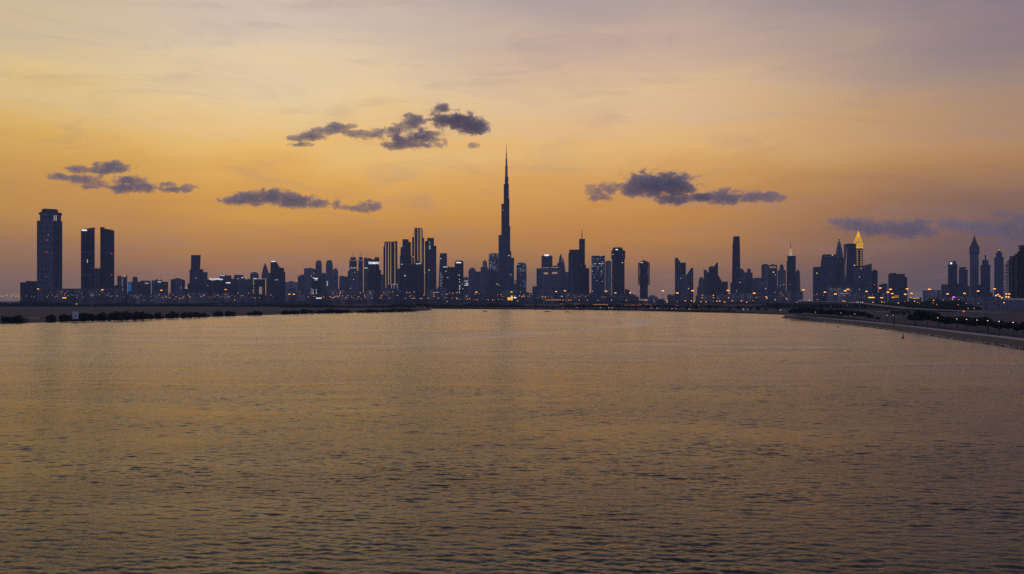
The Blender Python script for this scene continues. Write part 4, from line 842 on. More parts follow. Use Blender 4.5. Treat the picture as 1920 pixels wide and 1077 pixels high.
# four-headed floodlight masts near the building site
for (pts, lab) in [([(1867,554.5),(1871,552.8),(1874,555.8),(1878,558.6)],'floodlight mast with a cluster of amber heads before the plain wall'),([(1886.5,551.5),(1892,551.6),(1886.6,557),(1891,557.2)],'floodlight mast with four amber heads in a square')]:
    d = 1350; cxp = sum(a for a, b in pts)/4
    o = empty('floodlight_mast', (X(cxp,d), d, 3), lab, 'floodlight')
    MB().lathe(0, 0, [(.5,0),(.3,Z(552.6,d)-3)], 8).build('pole', M['metal'], o)
    MB().box(X(min(a for a,b in pts),d)-o.location.x, X(max(a for a,b in pts),d)-o.location.x, -.15, .15, Z(554.6,d)-3, Z(554.3,d)-3).build('crossbar', M['metal'], o)
    for a, b in pts:
        MB().lathe(0, 0, [(.4,-.8),(1.25,-.3),(1.3,.3),(.5,.8)], 8).build('lamp_head', G['amber'], o, (X(a,d)-o.location.x, -.6, Z(b,d)-3))
for px, py in ((1882.4,567.6),):
    lamp(px, py, 1380, 'short amber lamp before the plain wall below the four headed mast', None, ('amber',1.5,1), 3.0)
SM = ('amber',1.45,1); SM2 = ('amber2',1.4,1)
def lamps(pts, dl, dh, label, group, kinds=(SM,), gz=1.8):
    for px, py in pts: lamp(px, py, rnd.uniform(dl, dh), label.split(' in the ')[0].split(' among ')[0].split(' along ')[0].split(' on the ')[0]+(', high,' if py < 555 else ', low,')+' seen before '+near(px), group, rnd.choice(kinds), gz, hood=False)
lamps([(4,556),(6.5,557),(10,554.6),(13,554),(2,555.5),(22,556),(24,554),(27.5,551.5),(33,554.4),(30,556),(35,557)], 2900, 3100, 'small amber lamp in the glowing cluster at the far left edge', 'amber lamps at the far left edge')
lamps([(40,559),(49,555),(59,556.5),(76,555),(64,556.6),(89,557.6),(98,554.4),(104,556.8),(120,558.6),(121,554),(141,547.2),(148,547.2),(156,557.8),(144,558),(173,554.5),(176,555),(187,553),(201.5,554),(209,556.2),(220,555),(233,557.4),(252,557.5),(256,558),(264,553.5),(283,556),(270,563),(285,563.4),(311,557),(341,560)], 2410, 2465, 'small dim lamp among scattered lights below the left towers', 'small lamps below the left towers', (SM2, ('white2',1.2,1), SM2, ('prom',.8,1)))
lamps([(298,553.4),(305,558),(318,558.6),(325,553.8),(330,557),(327,562),(337,560),(353,553.4),(356,557),(357,562.5),(377,556),(382.5,554),(404,555.8),(408,554),(417,556.5),(430,556),(435,554),(446,550),(455,554.6),(466,550),(478,559),(440,562.8),(486.5,558.4),(499,553.2),(508,553.4),(512,557)], 2450, 2650, 'small amber lamp in the band below the leaning topped tower', 'amber lamps left of the viaduct', (SM, SM2))
lamps([(577.6,557),(587,551),(593.8,550.6),(588,556),(592.6,556.4),(603.4,556),(607,557.4),(618.6,556.4),(622,558.4),(625,558),(628,557.2),(630.4,556),(632,555.6),(634,556.8),(636.5,554.8),(642.5,554.6),(631.4,549.8),(638.4,549.5),(652.6,555),(658.6,555.6),(662.6,558.6),(648.6,558),(647.4,560.4),(669.6,558.8),(672.6,556.6),(677.4,560),(675.6,549.2),(682,549),(683.4,553.4),(684.6,557.4),(697.6,558.6),(711,559.2),(715.4,554.2),(714.6,559)], 2250, 2450, 'small orange lamp in the thick string left of the gold striped tower', 'orange lamps left of the gold striped tower', (SM, SM, SM2), 2)
lamps([(725,548.8),(719,548.9),(745,554),(729,559),(731,559),(762.6,549),(768,548.8),(771.4,553.6),(760,559.4),(773,559.6),(777,559.7),(787.6,559.6),(790.4,559.8),(795,553.4),(803,559.4),(813,549.2),(813.2,553),(813.6,556),(828.4,552.8),(822,559.3),(837.4,552.2),(840,550.6),(843.2,549),(849,550.2),(855.6,549.4),(857.4,548),(834.6,558),(838,558.6),(848.6,559.6),(862.4,561.2),(891,551.4),(898.4,551),(876,561.3),(881,560.4),(889.4,562),(894.6,562),(915,562),(923.4,562.8),(926.8,563),(935,561.6),(938,563.8),(933,553),(939.6,552.8),(941.6,562)], 2200, 2400, 'small orange lamp in the string below the central towers', 'orange lamps below the central towers', (SM, SM, SM2), 2)
lamps([(971,564.6),(983.4,564.6),(994,564.4),(1002.6,564.6),(974,555),(981.4,554.4),(983,556.2),(978.6,556.6),(1017,556.8),(1022.6,557),(1055.4,563),(1061,563.4),(1066,563),(1070,563),(1086.2,563.2),(1101.4,563.3),(1119,563.8),(1121.6,563.4),(1144,564),(1146.4,563),(1158,564.6),(1174.8,563.6),(1185,564.6)], 2080, 2200, 'round orange lamp on the viaduct right of the tallest tower', 'orange lamps on the viaduct right of the tallest tower', (('amber',1.5,1),), 10)
lamps([(1211,563.4),(1226.6,565),(1250.6,563.2),(1251,566.3),(1269.8,565.6),(1285,564.4),(1296,564.4),(1301,565.8),(1314.6,566),(1324,566),(1316.4,554),(1316.6,558.4),(1337.6,554),(1337.6,558.6),(1337.8,565),(1344.4,564.8),(1349.6,564.6),(1357.6,566.6),(1360.4,566.4),(1366,558.6),(1373.2,564.2),(1390.2,564.4),(1400,567),(1412,564),(1418,557.8),(1436,556.4),(1438.2,557.8),(1437.6,560),(1453.4,562.4),(1445.4,567.2),(1473.6,559.4),(1475,561),(1494,567.2),(1518,563.2),(1533,561.8),(1581,564.4),(1584.6,565.2),(1588.6,572.4),(1637,566.8),(1653.4,566.4),(1658.4,566.6),(1684.4,568.4),(1697,565.2),(1715,565),(1720.6,567),(1724,569),(1750.6,563.4),(1749.4,568),(1756,571.4),(1786,561),(1797.6,561.6),(1796.6,572),(1812,568.8),(1815.4,579),(1826.4,579),(1840.4,579)], 1500, 1800, 'small amber lamp along the right hand viaduct', 'amber lamps along the right hand viaduct', (SM, SM, SM2), 2)
lamps([(1268.6,572.6),(1271.6,573.2),(1294.6,573),(1309.6,573),(1210,571.3),(1213.8,571.3),(1217.6,571),(1220.6,572.6),(1051.6,570.4),(1055.4,570),(1078.6,570.4),(1083,570.4),(1086,570.2)], 1650, 1750, 'dim amber lamp below the viaduct deck', 'dim lamps below the viaduct', (('amber2',.9,1),), 1.6)
# taller lit sign and towers of light
def screen(px0, px1, py0, py1, d, g, label, name='billboard', legs=True):
    o = empty(name, (X((px0+px1)/2,d), d, 2), label, 'billboard')
    w = X(px1,d)-X(px0,d); z0, z1 = Z(py1,d)-2, Z(py0,d)-2
    MB().box(-w/2, w/2, 0, .8, z0, z1).build('frame', M['metal'], o)
    MB().box(-w/2+.2, w/2-.2, -.25, -.02, z0+.2, z1-.2).build('lit_panel', G[g], o)
    for s in (-.35, .35): MB().box(s*w-.3, s*w+.3, .1, .6, 0, z0).build('leg', M['metal'], o)
screen(951.6,957.8,557.8,565,2300,'gold','amber lit billboard below the tallest tower'); screen(958.2,961,554.6,563.4,2290,'yellow','narrow bright yellow upright sign below the tallest tower')
screen(963,968.4,557.6,559.6,2300,'white','small white lit sign right of the yellow upright one'); screen(592.6,603,558.6,560.2,2350,'white','low white lit sign left of centre below the viaduct lamps')
screen(815,823.5,548.2,549,2400,'white2','thin white lit board below the tapering dark tower'); screen(1785.5,1791,556.2,558.6,2200,'violet','small violet lit sign among the far right lamps')
screen(81,86.6,556,560.6,2440,'yellow','square yellow lit shopfront sign below the broad left tower'); screen(117,124.4,557.6,560,2440,'gold','flat orange lit sign right of the yellow square one')

# ------------------------------------------------------------------ vehicles
def car_meshes():
    body = MB().prism([(-2.2,-.9,.35),(2.2,-.9,.35),(2.2,.9,.35),(-2.2,.9,.35)], [(-2.15,-.85,.95),(2.1,-.85,.9),(2.1,.85,.9),(-2.15,.85,.95)])
    cab = MB().prism([(-1.7,-.8,.93),(1.1,-.8,.9),(1.1,.8,.9),(-1.7,.8,.93)], [(-1.2,-.68,1.5),(.45,-.68,1.5),(.45,.68,1.5),(-1.2,.68,1.5)])
    wh = MB()
    n = 10; vs = [(.34*math.cos(2*math.pi*k/n), y, .34*math.sin(2*math.pi*k/n)) for y in (-.12,.12) for k in range(n)]
    wh.add(vs, [tuple(range(n)), tuple(range(2*n-1,n-1,-1))]+[(k,(k+1)%n,n+(k+1)%n,n+k) for k in range(n)])
    lb = MB().box(-.08,.08,-.2,.2,-.13,.13)
    return body, cab.mesh('cabin', M['glassc']), wh.mesh('wheel', M['black']), lb.mesh('headlight', G['head']), lb.mesh('tail_light', G['tail'])
cb, cabm, whm, hdm, tlm = car_meshes()
CB = [cb.mesh('body', p) for p in CARP]
def car(x, y, z, rz, paint, label, group, lights=True, name='car', cat='car'):
    o = empty(name, (x, y, z), label, cat, group); o.rotation_euler = (0,0,rz)
    new('body', CB[paint], o); new('cabin', cabm, o)
    for sx in (-1.35, 1.35):
        for sy in (-.85, .85): new('wheel', whm, o, (sx, sy, .34))
    if lights:
        for sy in (-.6, .6): new('headlight', hdm, o, (2.2, sy, .7)); new('tail_light', tlm, o, (-2.22, sy, .75))
    return o
for px, d in ((781,1960),(784,1962),(788,1964),(791.5,1963),(795.5,1961)):
    car(X(px,d), d, 1.6, R(rnd.uniform(60,110)), rnd.randint(0,3), 'car with glowing tail lights queuing on the far shore road left of centre', 'queuing cars on the far shore')
for i, px in enumerate((1597,1600,1603,1606.5,1610,1613,1617)):
    d = 1640-(px-1597)*2; car(X(px,d), d, Z(566.6,d)-.9+(-.0), R(-90 if i > 2 else 90), i % 4, 'car with its lights on climbing the right hand ramp', 'cars on the right hand ramp')
for i in range(34):
    d = rnd.uniform(1130,1330); px = 1585+i*2.9
    car(X(px,d), d, 1.6, R(rnd.choice((80,95,-90,-82))), rnd.choice((0,1,2,2,3,0)), 'car with lights off in the open lot, below '+near(px), 'cars parked in the open lot', lights=False, name='parked_car')
for px, py in ((1221.6,578.4),(1226,578.6),(1233,578.6),(1260.6,578.7),(1268.8,579.2),(1294.6,580),(1396,580.6),(1404,580.4),(1466,582),(1125,577.3),(1143.2,577.4),(1147.6,577.4),(1082.4,577),(1056,576.8),(993,575.6)):
    d = F*(CAMZ-2.2)/(py-HZ); car(X(px,d), d+8, 1.6, R(-90+rnd.uniform(-30,30)), rnd.randint(0,3), 'car with bright head lights on the far waterfront road', 'cars on the far waterfront road')
o = car(X(1806,1180), 1180, 2.4, R(75), 2, 'red van with glowing rear lights on the road at far right', None, name='delivery_van', cat='van')
MB().box(-2.6,.4,-1,1,.5,2.6).build('cargo_box', M['red'], o)
MB().box(-2.75,-2.62,-.95,.95,.7,1.9).build('light_bar', G['tail'], o)

# ------------------------------------------------------------------ vegetation
def crown_mesh(name, seed, lobes, nleaf, leaf, m):
    r = random.Random(seed); b = MB()
    tot = sum(l[3]*l[4]*l[5] for l in lobes)
    for (cx, cy, cz, rx, ry, rz) in lobes:
        for _ in range(int(nleaf*rx*ry*rz/tot)+4):
            while True:
                p = Vector((r.uniform(-1,1), r.uniform(-1,1), r.uniform(-1,1)))
                if p.length <= 1: break
            p = p.normalized()*(p.length**.45)*r.uniform(.82,1.1)
            c = Vector((cx+p.x*rx, cy+p.y*ry, cz+p.z*rz))
            if c.z < 0: c.z = abs(c.z)*.3
            a = Vector((r.uniform(-1,1), r.uniform(-1,1), r.uniform(-.6,.6))).normalized()*leaf*r.uniform(.5,1.3)
            q = Vector((r.uniform(-1,1), r.uniform(-1,1), r.uniform(-1,1))).cross(a).normalized()*leaf*r.uniform(.4,.9)
            b.add([c-a-q*.3, c+q, c+a-q*.2, c-q], [(0,1,2,3)])
    return b.mesh(name, m)
def trunk_mesh(h, r0, seed, limbs=4, m=None):
    r = random.Random(seed); b = MB(); b.lathe(0, 0, [(r0,0),(r0*.8,h*.4),(r0*.65,h)], 7)
    for k in range(limbs):
        a = 2*math.pi*k/limbs+r.uniform(-.4,.4); e = Vector((math.cos(a)*h*.45, math.sin(a)*h*.45, h*r.uniform(1.15,1.45))); s = Vector((0,0,h*r.uniform(.7,.95)))
        u = Vector((-math.sin(a), math.cos(a), 0))*r0*.35; v = Vector((0,0,r0*.35))
        b.prism([s-u-v, s+u-v, s+u+v, s-u+v], [e-u*.4-v*.4, e+u*.4-v*.4, e+u*.4+v*.4, e-u*.4+v*.4])
    return b.mesh('trunk', m or M['trunk'])
# mangroves: unit clumps about 10 m wide and 5 m high
MANG = []
for s in range(5):
    r = random.Random(100+s)
    lobes = [(r.uniform(-3.6,3.6), r.uniform(-1.6,1.6), r.uniform(1.4,3.1), r.uniform(1.5,2.6), r.uniform(1.5,2.4), r.uniform(1.2,2.0)) for _ in range(8)] + [(x, 0, 1.2, 1.7, 2, 1.4) for x in (-3.4,-1.2,1.2,3.4)]
    MANG.append((crown_mesh('crown', s, lobes, 2600, .3, M['mangrove']), trunk_mesh(2.2, .25, s, 5)))
def mangrove(px0, px1, pytop, pybase, label, s, group=None, back=0):
    d = F*(CAMZ-.5)/(pybase-HZ)-1.5+back; w = (px1-px0)/F*d; h = Z(pytop, d)-.4
    o = empty('mangrove_bush', (X((px0+px1)/2,d), d, .4), label, 'mangrove', group)
    cr, tr = MANG[s % 5]
    c_ = new('crown', cr, o, (0,0,0), 0, (w/10.2, max(w/9.6,.7)*.9, h*1.18/4.9)); new('trunk', tr, o, (0,0,-.3), 0, (1,1,h/4.9))
for i, (a, b, t, bs, lab) in enumerate([
 (3,27,593.6,605.4,'left half of the low wide mangrove clump at the far left'),(22,51,592.6,605.2,'right half of the low wide mangrove clump at the far left'),
 (86,104.5,589.5,603.4,'small round mangrove standing alone left of the white sign'),(111,137,590,603,'mangrove just left of the white sign'),(132,160,588,602.8,'mangrove directly behind the white sign'),(152,180,587.6,602.4,'mangrove right of the white sign'),
 (180,207,587.5,602,'first mangrove of the long thicket right of the sign'),(202,232,584,601.6,'tall mangrove in the middle of the long thicket'),(226,256,585.4,601,'mangrove right of the tallest in the long thicket'),(250,270,584.6,600,'lighter edged mangrove in the long thicket'),(264,287,587.4,599.6,'last mangrove at the right end of the long thicket'),
 (290,307,586.5,598.2,'round mangrove just right of the long thicket'),(310,322,587.4,597.6,'left piece of a two lobed mangrove'),(318,335,585,597.4,'right piece of a two lobed mangrove'),(338,361,585.5,596.6,'wide flat topped mangrove, fifth gap from the sign'),
 (363,376,585.6,595.8,'left mangrove of a touching low pair'),(374,392,587.4,595,'right mangrove of a touching low pair'),(400,418,583,593.6,'round tall mangrove standing apart'),(422,441,583.8,593.2,'mangrove right of the round tall one'),(463,476,586.4,591.8,'small mangrove before the last big left one'),(476,491,583.4,591.8,'compact mangrove left of the long bare shore'),
 (528,545,582.4,589.8,'left mangrove of the hump shaped clump'),(540,562,581.4,589.6,'right mangrove of the hump shaped clump'),(562,590,580.2,588.8,'mangrove right of the pale gap before the pool'),(592,615,581.4,588.2,'mangrove left of the long low thicket before the pool'),(610,640,579.4,588,'tallest mangrove in front of the golden pool'),(636,662,581.4,587.2,'low mangrove at the right of the golden pool'),
 (668,688,581.6,587,'low mangrove near the small bright puddles'),(686,712,580.2,586.8,'mangrove in front of the small bright puddles'),(712,735,580.4,586,'mangrove left of the spit end'),(732,757,578.6,585.6,'thick mangrove near the spit end'),(754,779,579,584.8,'last mangrove at the tip of the spit')]):
    mangrove(a-1, b+1, t, bs, lab, i)
# tree belt behind the mudflat (one mass)
def belt(name, x0, x1, y0, y1, h, n, leaf, seed, m, gz, label):
    r = random.Random(seed); b = MB()
    for i in range(n):
        u = r.random(); x = x0+(x1-x0)*u; y = y0+(y1-y0)*u+r.uniform(-16,16)
        hh = h*(.62+.38*math.sin(x*.021+seed)*math.sin(x*.0073+1)+.12*math.sin(x*.11))
        z = gz+abs(r.gauss(.45,.28))*hh
        c = Vector((x,y,min(z, gz+hh*1.15))); a = Vector((r.uniform(-1,1), r.uniform(-1,1), r.uniform(-.5,.5))).normalized()*leaf; q = Vector((0,r.uniform(-.3,.3),1))*leaf*r.uniform(.4,.9)
        b.add([c-a, c-q, c+a, c+q], [(0,1,2,3)])
    o = b.build(name, m); tag(o, label, None, None, 'stuff'); return o
belt('tree_belt', -1560, -1080, 2380, 2340, 13, 9000, 2.4, 1, M['leaf'], 1, 'dark belt of trees beyond the mudflat at far left')
belt('tree_belt', -1350, -560, 2370, 2330, 8, 14000, 2.2, 2, M['leaf'], 1, 'dark low belt of trees beyond the mudflat')
belt('tree_belt', -560, 620, 2060, 1960, 9, 16000, 1.8, 3, M['leaf'], 1.6, 'dark belt of trees under the viaduct behind the far shore')
belt('tree_belt', 560, 1100, 1900, 1450, 11, 12000, 1.8, 4, M['leaf'], 1.6, 'dark trees under the right hand viaduct')
belt('tree_belt', 700, 900, 1600, 1500, 14, 6000, 1.6, 6, M['leaf'], 1.6, 'dark trees beside the lilac wall at far right')
belt('tree_belt', 620, 930, 1800, 1750, 17, 8000, 2.0, 8, M['leaf'], 2, 'dark tree mass below the golden spire towers')
belt('shrub_belt', -160, 340, 1790, 1300, 3.2, 5000, .8, 5, M['leaf'], 1.6, 'low shrubs along the far waterfront')
# far waterfront individual trees below the viaduct
TREES = []
for s in range(5):
    r = random.Random(200+s)
    lobes = [(r.uniform(-1.5,1.5), r.uniform(-1.5,1.5), r.uniform(3.2,5.4), r.uniform(1.0,1.7), r.uniform(1.0,1.7), r.uniform(.8,1.3)) for _ in range(9)]
    TREES.append((crown_mesh('crown', 50+s, lobes, 2600, .23, M['leaf']), trunk_mesh(3.2, .17, s, 4)))
def tree(px, d, h, label, group=None, s=0, gz=3.2, wide=1.0):
    o = empty('broadleaf_tree', (X(px,d), d, gz), label, 'tree', group)
    cr, tr = TREES[s % 5]; k = h/6.3
    o.rotation_euler = (0,0,s*1.7)
    new('crown', cr, o, (0,0,0), 0, (k*wide,k*wide,k)); new('trunk', tr, o, (0,0,0), 0, (k,k,k))
for i in range(26):
    px = 985+i*19+rnd.uniform(-6,6); d = 1700-(px-985)*.9
    tree(px, d, rnd.uniform(5,9), 'small dark tree on the far waterfront, below '+near(px), 'trees on the far waterfront', i, 1.6, 1.1)
def wall_at(px):
    best = min(range(len(WALL)), key=lambda i: abs(WALL[i][0]/WALL[i][1]*F+960-px) + (1e5 if WALL[i][1] > 905 else 0)); return WALL[best]
# right bank: far row (1490..1650)
right_rows = [
 (1486,880,7,'tree'),(1493,862,8.6,''),(1500,850,9.6,''),(1508,835,9.8,''),(1517,825,9.2,''),(1526,812,8.8,''),(1535,800,8.6,''),(1544,790,8.6,''),(1553,780,8.2,''),(1562,768,8.4,''),(1571,756,8.6,''),(1581,746,8.4,''),(1591,735,8.4,''),(1601,725,7.8,''),(1611,712,7.4,''),(1621,702,6.8,''),(1631,690,5.6,''),(1646,660,3.8,'')]
for i, (px, d, h, _) in enumerate(right_rows):
    lab = 'small round tree standing apart at the right end of the far promenade row' if i == len(right_rows)-1 else '%s dark tree of the dense far row, below %s' % ('tall' if h > 8.5 else 'lower', near(px))
    tree(px, d, h, lab, None if i == len(right_rows)-1 else 'dense far row of promenade trees', i, 3.2, 1.45 if h > 5 else 1.2)
for i, (px, d, h, lab, wd) in enumerate([
 (1715,560,7.5,'low tree left of the giant dark tree on the promenade',1.5),(1738,540,10.6,'giant round dark tree on the promenade',2.1),
 (1761,520,7.6,'tree just right of the giant dark tree',1.5)]):
    tree(px, d, h, lab, None, i, 3.2, wd)
for i, px in enumerate([1772,1784,1796,1807,1818,1829,1841,1853,1866,1879,1893,1906,1919,1932]):
    d = 500-(px-1772)*.72
    sparse = px > 1862
    tree(px, d, rnd.uniform(6.6,8.2)*(.85 if sparse else 1), 'young promenade tree with a thin crown near the right edge' if sparse and px < 1900 else 'dark full tree of the near promenade row, below '+near(px), 'thin crowned trees near the right edge' if sparse and px < 1900 else 'near row of promenade trees', i+2, 3.2, 1.15 if sparse else 1.5)
# palms
def palm(px, d, h, label, seed):
    r = random.Random(seed); o = empty('palm_tree', (X(px,d), d, 3.2), label, 'palm tree')
    MB().lathe(0, 0, [(.28,0),(.2,h*.5),(.24,h)], 8).build('trunk', M['trunk'], o)
    for k in range(24):
        a = 2*math.pi*k/24*2.4+r.uniform(-.2,.2); up = r.uniform(-.25,1.0); L = r.uniform(3.8,5.0); b = MB(); prev = None
        for j in range(7):
            u = j/6; rr = L*u; z = h+up*rr*.7-1.5*u*u*L*.42; p = Vector((math.cos(a)*rr, math.sin(a)*rr, z)); side = Vector((-math.sin(a), math.cos(a), 0))*(.8*math.sin(math.pi*min(1,u*.9+.08))+.05); dr = Vector((0,0,-.28))
            b.v += [tuple(p-side+dr*(1 if j else 0)), tuple(p), tuple(p+side+dr*(1 if j else 0))]
            if j: n = 3*j; b.f += [(n-3,n-2,n+1,n),(n-2,n-1,n+2,n+1)]
        b.build('frond', M['palm'], o)
palm(1677, 560, 9.2, 'larger palm, left of the pair on the promenade', 1); palm(1698, 570, 9.0, 'slimmer palm, right of the pair on the promenade', 2)
# hedge and lawn along the promenade
def hedge(name, off, w, h, i0, i1, n, label):
    r = random.Random(off*10); b = MB(); pa = WALL[i0:i1]
    for _ in range(n):
        i = r.randrange(len(pa)-1); u = r.random(); p = offset(pa, off)[i] if False else None
        a, c = OFF[off][i0+i], OFF[off][i0+i+1]
        tx, ty = c[0]-a[0], c[1]-a[1]; L = math.hypot(tx,ty)
        s = r.uniform(-w/2,w/2); x = a[0]+tx*u+ty/L*s; y = a[1]+ty*u-tx/L*s
        cc = Vector((x,y,3.2+r.random()*h)); e = Vector((r.uniform(-1,1),r.uniform(-1,1),r.uniform(-.5,.5))).normalized()*.2; q = Vector((r.uniform(-.4,.4),r.uniform(-.4,.4),1))*.16
        b.add([cc-e, cc-q, cc+e, cc+q], [(0,1,2,3)])
    o = b.build(name, M['grass']); tag(o, label, None, None, 'stuff')
OFF = {14: offset(WALL, 14), 20: offset(WALL, 20)}
hedge('hedge', 14, 1.6, 1.0, 2, len(WALL)-16, 26000, 'clipped dark hedge along the promenade')
ribbon('lawn', WALL[:-14], [(15.5,3.204),(24,3.208)], M['grass'])['kind'] = 'structure'
# railing
rl = empty('railing', (WALL[4][0], WALL[4][1], 3.3), 'thin metal railing along the promenade edge on the right', 'railing'); L0 = Vector(rl.location)
rp = offset(WALL, 12.0); post = MB().box(-.06,.06,-.06,.06,0,1.15).mesh('post', M['steel']); cnt = 0; acc = 0
bar_pts = []
for i in range(3, len(rp)-30):
    a, c_ = rp[i], rp[i+1]; L = math.hypot(c_[0]-a[0], c_[1]-a[1]); n = max(1, int(L/1.6))
    for k in range(n):
        x, y = a[0]+(c_[0]-a[0])*k/n, a[1]+(c_[1]-a[1])*k/n
        if cnt < 280: new('post', post, rl, (x-L0.x, y-L0.y, 0)); cnt += 1
        bar_pts.append((x,y))
for zz in (.55, 1.15):
    b = MB(); q = bar_pts; n = len(q)
    b.v = [(x-L0.x, y-L0.y, zz-.05) for x,y in q]+[(x-L0.x, y-L0.y, zz+.05) for x,y in q]+[(x-L0.x+.08, y-L0.y, zz+.05) for x,y in q]
    for i in range(n-1): b.f += [(i,i+1,n+i+1,n+i),(n+i,n+i+1,2*n+i+1,2*n+i)]
    b.build('rail', M['steel'], rl)
# promenade lamps
for i, (px, py, d, lab) in enumerate([(1529,585.6,760,'left'),(1577,587.4,720,''),(1602.6,588.6,700,''),(1663.6,591.2,600,''),(1675,591.4,590,''),(1716,593.4,540,''),(1758.5,596,500,''),(1794,598,470,''),(1812.4,599,450,''),(1832,600.4,430,''),(1851.8,601.6,410,''),(1873.4,603,390,''),(1899.6,604.8,370,'')]):
    lamp(px, py, d, 'small warm white path lamp under the promenade trees', 'path lamps under the promenade trees', ('prom',.36,1), 3.2, hood=True, name='path_lamp')
# white noticeboard standing in the mangroves
o = empty('notice_board', (X(141.5,748), 748, .3), 'white upright notice board with a faint emblem, standing before the mangroves', 'sign')
MB().box(-2.5,2.5,-.15,.15,Z(598.4,748)-.3,Z(585,748)-.3).build('panel', M['white'], o)
for s in (-2,2): MB().box(s-.12,s+.12,.16,.4,-1,Z(586,748)-.3).build('leg', M['steel'], o)
e = MB(); zc = Z(593,748)-.3
for k in range(3):
    e.box(-.9,.9,-.22,-.16,zc+1.6-k*1.35,zc+1.95-k*1.35)
e.build('lettering', M['red'], o)
e = MB(); e.box(-.7,.7,-.22,-.16,zc-.55,zc+.35); e.build('emblem', M['red'], o)
# pale hut between the mangroves left of centre
o = empty('pump_hut', (X(563,1300), 1300, .7), 'small pale hut in the gap between mangroves left of centre', 'hut')
MB().box(-2,2,-1.5,1.5,0,Z(582.5,1300)-.7).build('wall', M['wallgrey'], o); MB().box(-2.3,2.3,-1.8,1.8,Z(582.5,1300)-.7,Z(582.2,1300)-.5).build('roof', M['roof'], o)
# white tent roof by the mast lamp
o = empty('tent', (X(1501,1900), 1900, 2), 'pale pointed tent roof below the largest mast lamp', 'tent')
MB().prism([(-7,-6,Z(566,1900)-2),(7,-6,Z(566,1900)-2),(7,6,Z(566,1900)-2),(-7,6,Z(566,1900)-2)], [(-.3,-.3,Z(562,1900)-2),(.3,-.3,Z(562,1900)-2),(.3,.3,Z(562,1900)-2),(-.3,.3,Z(562,1900)-2)]).build('canopy', M['white'], o)
for sx in (-6.5,6.5):
    for sy in (-5.5,5.5): MB().box(sx-.1,sx+.1,sy-.1,sy+.1,0,Z(566,1900)-2).build('pole', M['steel'], o)
# thin masts
for px, y0, d, lab in ((1848.4,556,1300,'tall dark bare mast before the lilac wall'),(616,548,2200,'thin dark mast rising above the orange lamps left of centre'),(933.6,541,2150,'dark mast with a round head in front of the tallest tower')):
    o = empty('mast', (X(px,d), d, 2), lab, 'mast'); MB().lathe(0,0,[(.75,0),(.6,Z(y0,d)-2)],8).build('pole', M['metal'], o)
    if px == 933.6: MB().lathe(0,0,[(.6,Z(y0,d)-2),(2.4,Z(y0,d)-.5),(2.4,Z(y0,d)+1),(.6,Z(y0,d)+2)],10).build('mast_head', M['metal'], o)
    else: MB().box(-.9,.9,-.5,.5,Z(y0,d)-2,Z(y0,d)-1).build('mast_head', M['metal'], o)
# ------------------------------------------------------------------ on the water
def buoy(px, py, h, label):
    d = F*CAMZ/(py-HZ); o = empty('buoy', (X(px,d), d, 0), label, 'buoy', None)
    MB().lathe(0,0,[(h*.16,-.3),(h*.24,.0),(h*.24,h*.18),(h*.13,h*.3)],12).build('float', M['red'], o)
    MB().lathe(0,0,[(h*.12,h*.3),(h*.07,h*.75)],8).build('pillar', M['red'], o)
    MB().lathe(0,0,[(h*.02,h*.75),(h*.13,h*.78),(h*.02,h)],8).build('topmark', M['black'], o)
buoy(1693,634.4,2.6,'largest dark red channel buoy near the right bank'); buoy(1571.5,614.6,1.5,'middle buoy of three along the right bank'); buoy(1475,603.4,1.4,'farthest right buoy near the tip of the promenade')
buoy(267.4,601.6,1.2,'small buoy in front of the long mangrove thicket'); buoy(474.6,593.6,1.3,'small buoy off the compact mangrove'); buoy(785,583.2,3.0,'thin marker buoy just right of the spit'); buoy(820,584,1.6,'faint marker buoy right of the spit end'); buoy(754,587,1.6,'faint marker buoy in front of the spit')
def boat(px, py, L, label, rz, people):
    d = F*CAMZ/(py-HZ); o = empty('motor_boat', (X(px,d), d, 0), label, 'boat'); o.rotation_euler = (0,0,rz)
    w = L*.16
    bt = [(-L/2,-w*.8),(L*.2,-w),(L*.5,0),(L*.2,w),(-L/2,w*.8)]
    MB().prism([(x*.86,y*.7,-.3) for x,y in bt], [(x,y,.75 if x < L*.3 else 1.15) for x,y in bt]).build('hull', M['boat'], o)
    MB().prism([(-L*.05,-w*.55,.75),(L*.18,-w*.5,.75),(L*.18,w*.5,.75),(-L*.05,w*.55,.75)], [(-L*.04,-w*.5,1.7),(L*.08,-w*.4,1.7),(L*.08,w*.4,1.7),(-L*.04,w*.5,1.7)]).build('windscreen', M['glassc'], o)
    MB().box(-L/2-.5,-L/2+.1,-.3,.3,-.2,1.4).build('outboard_motor', M['black'], o)
    return o, d
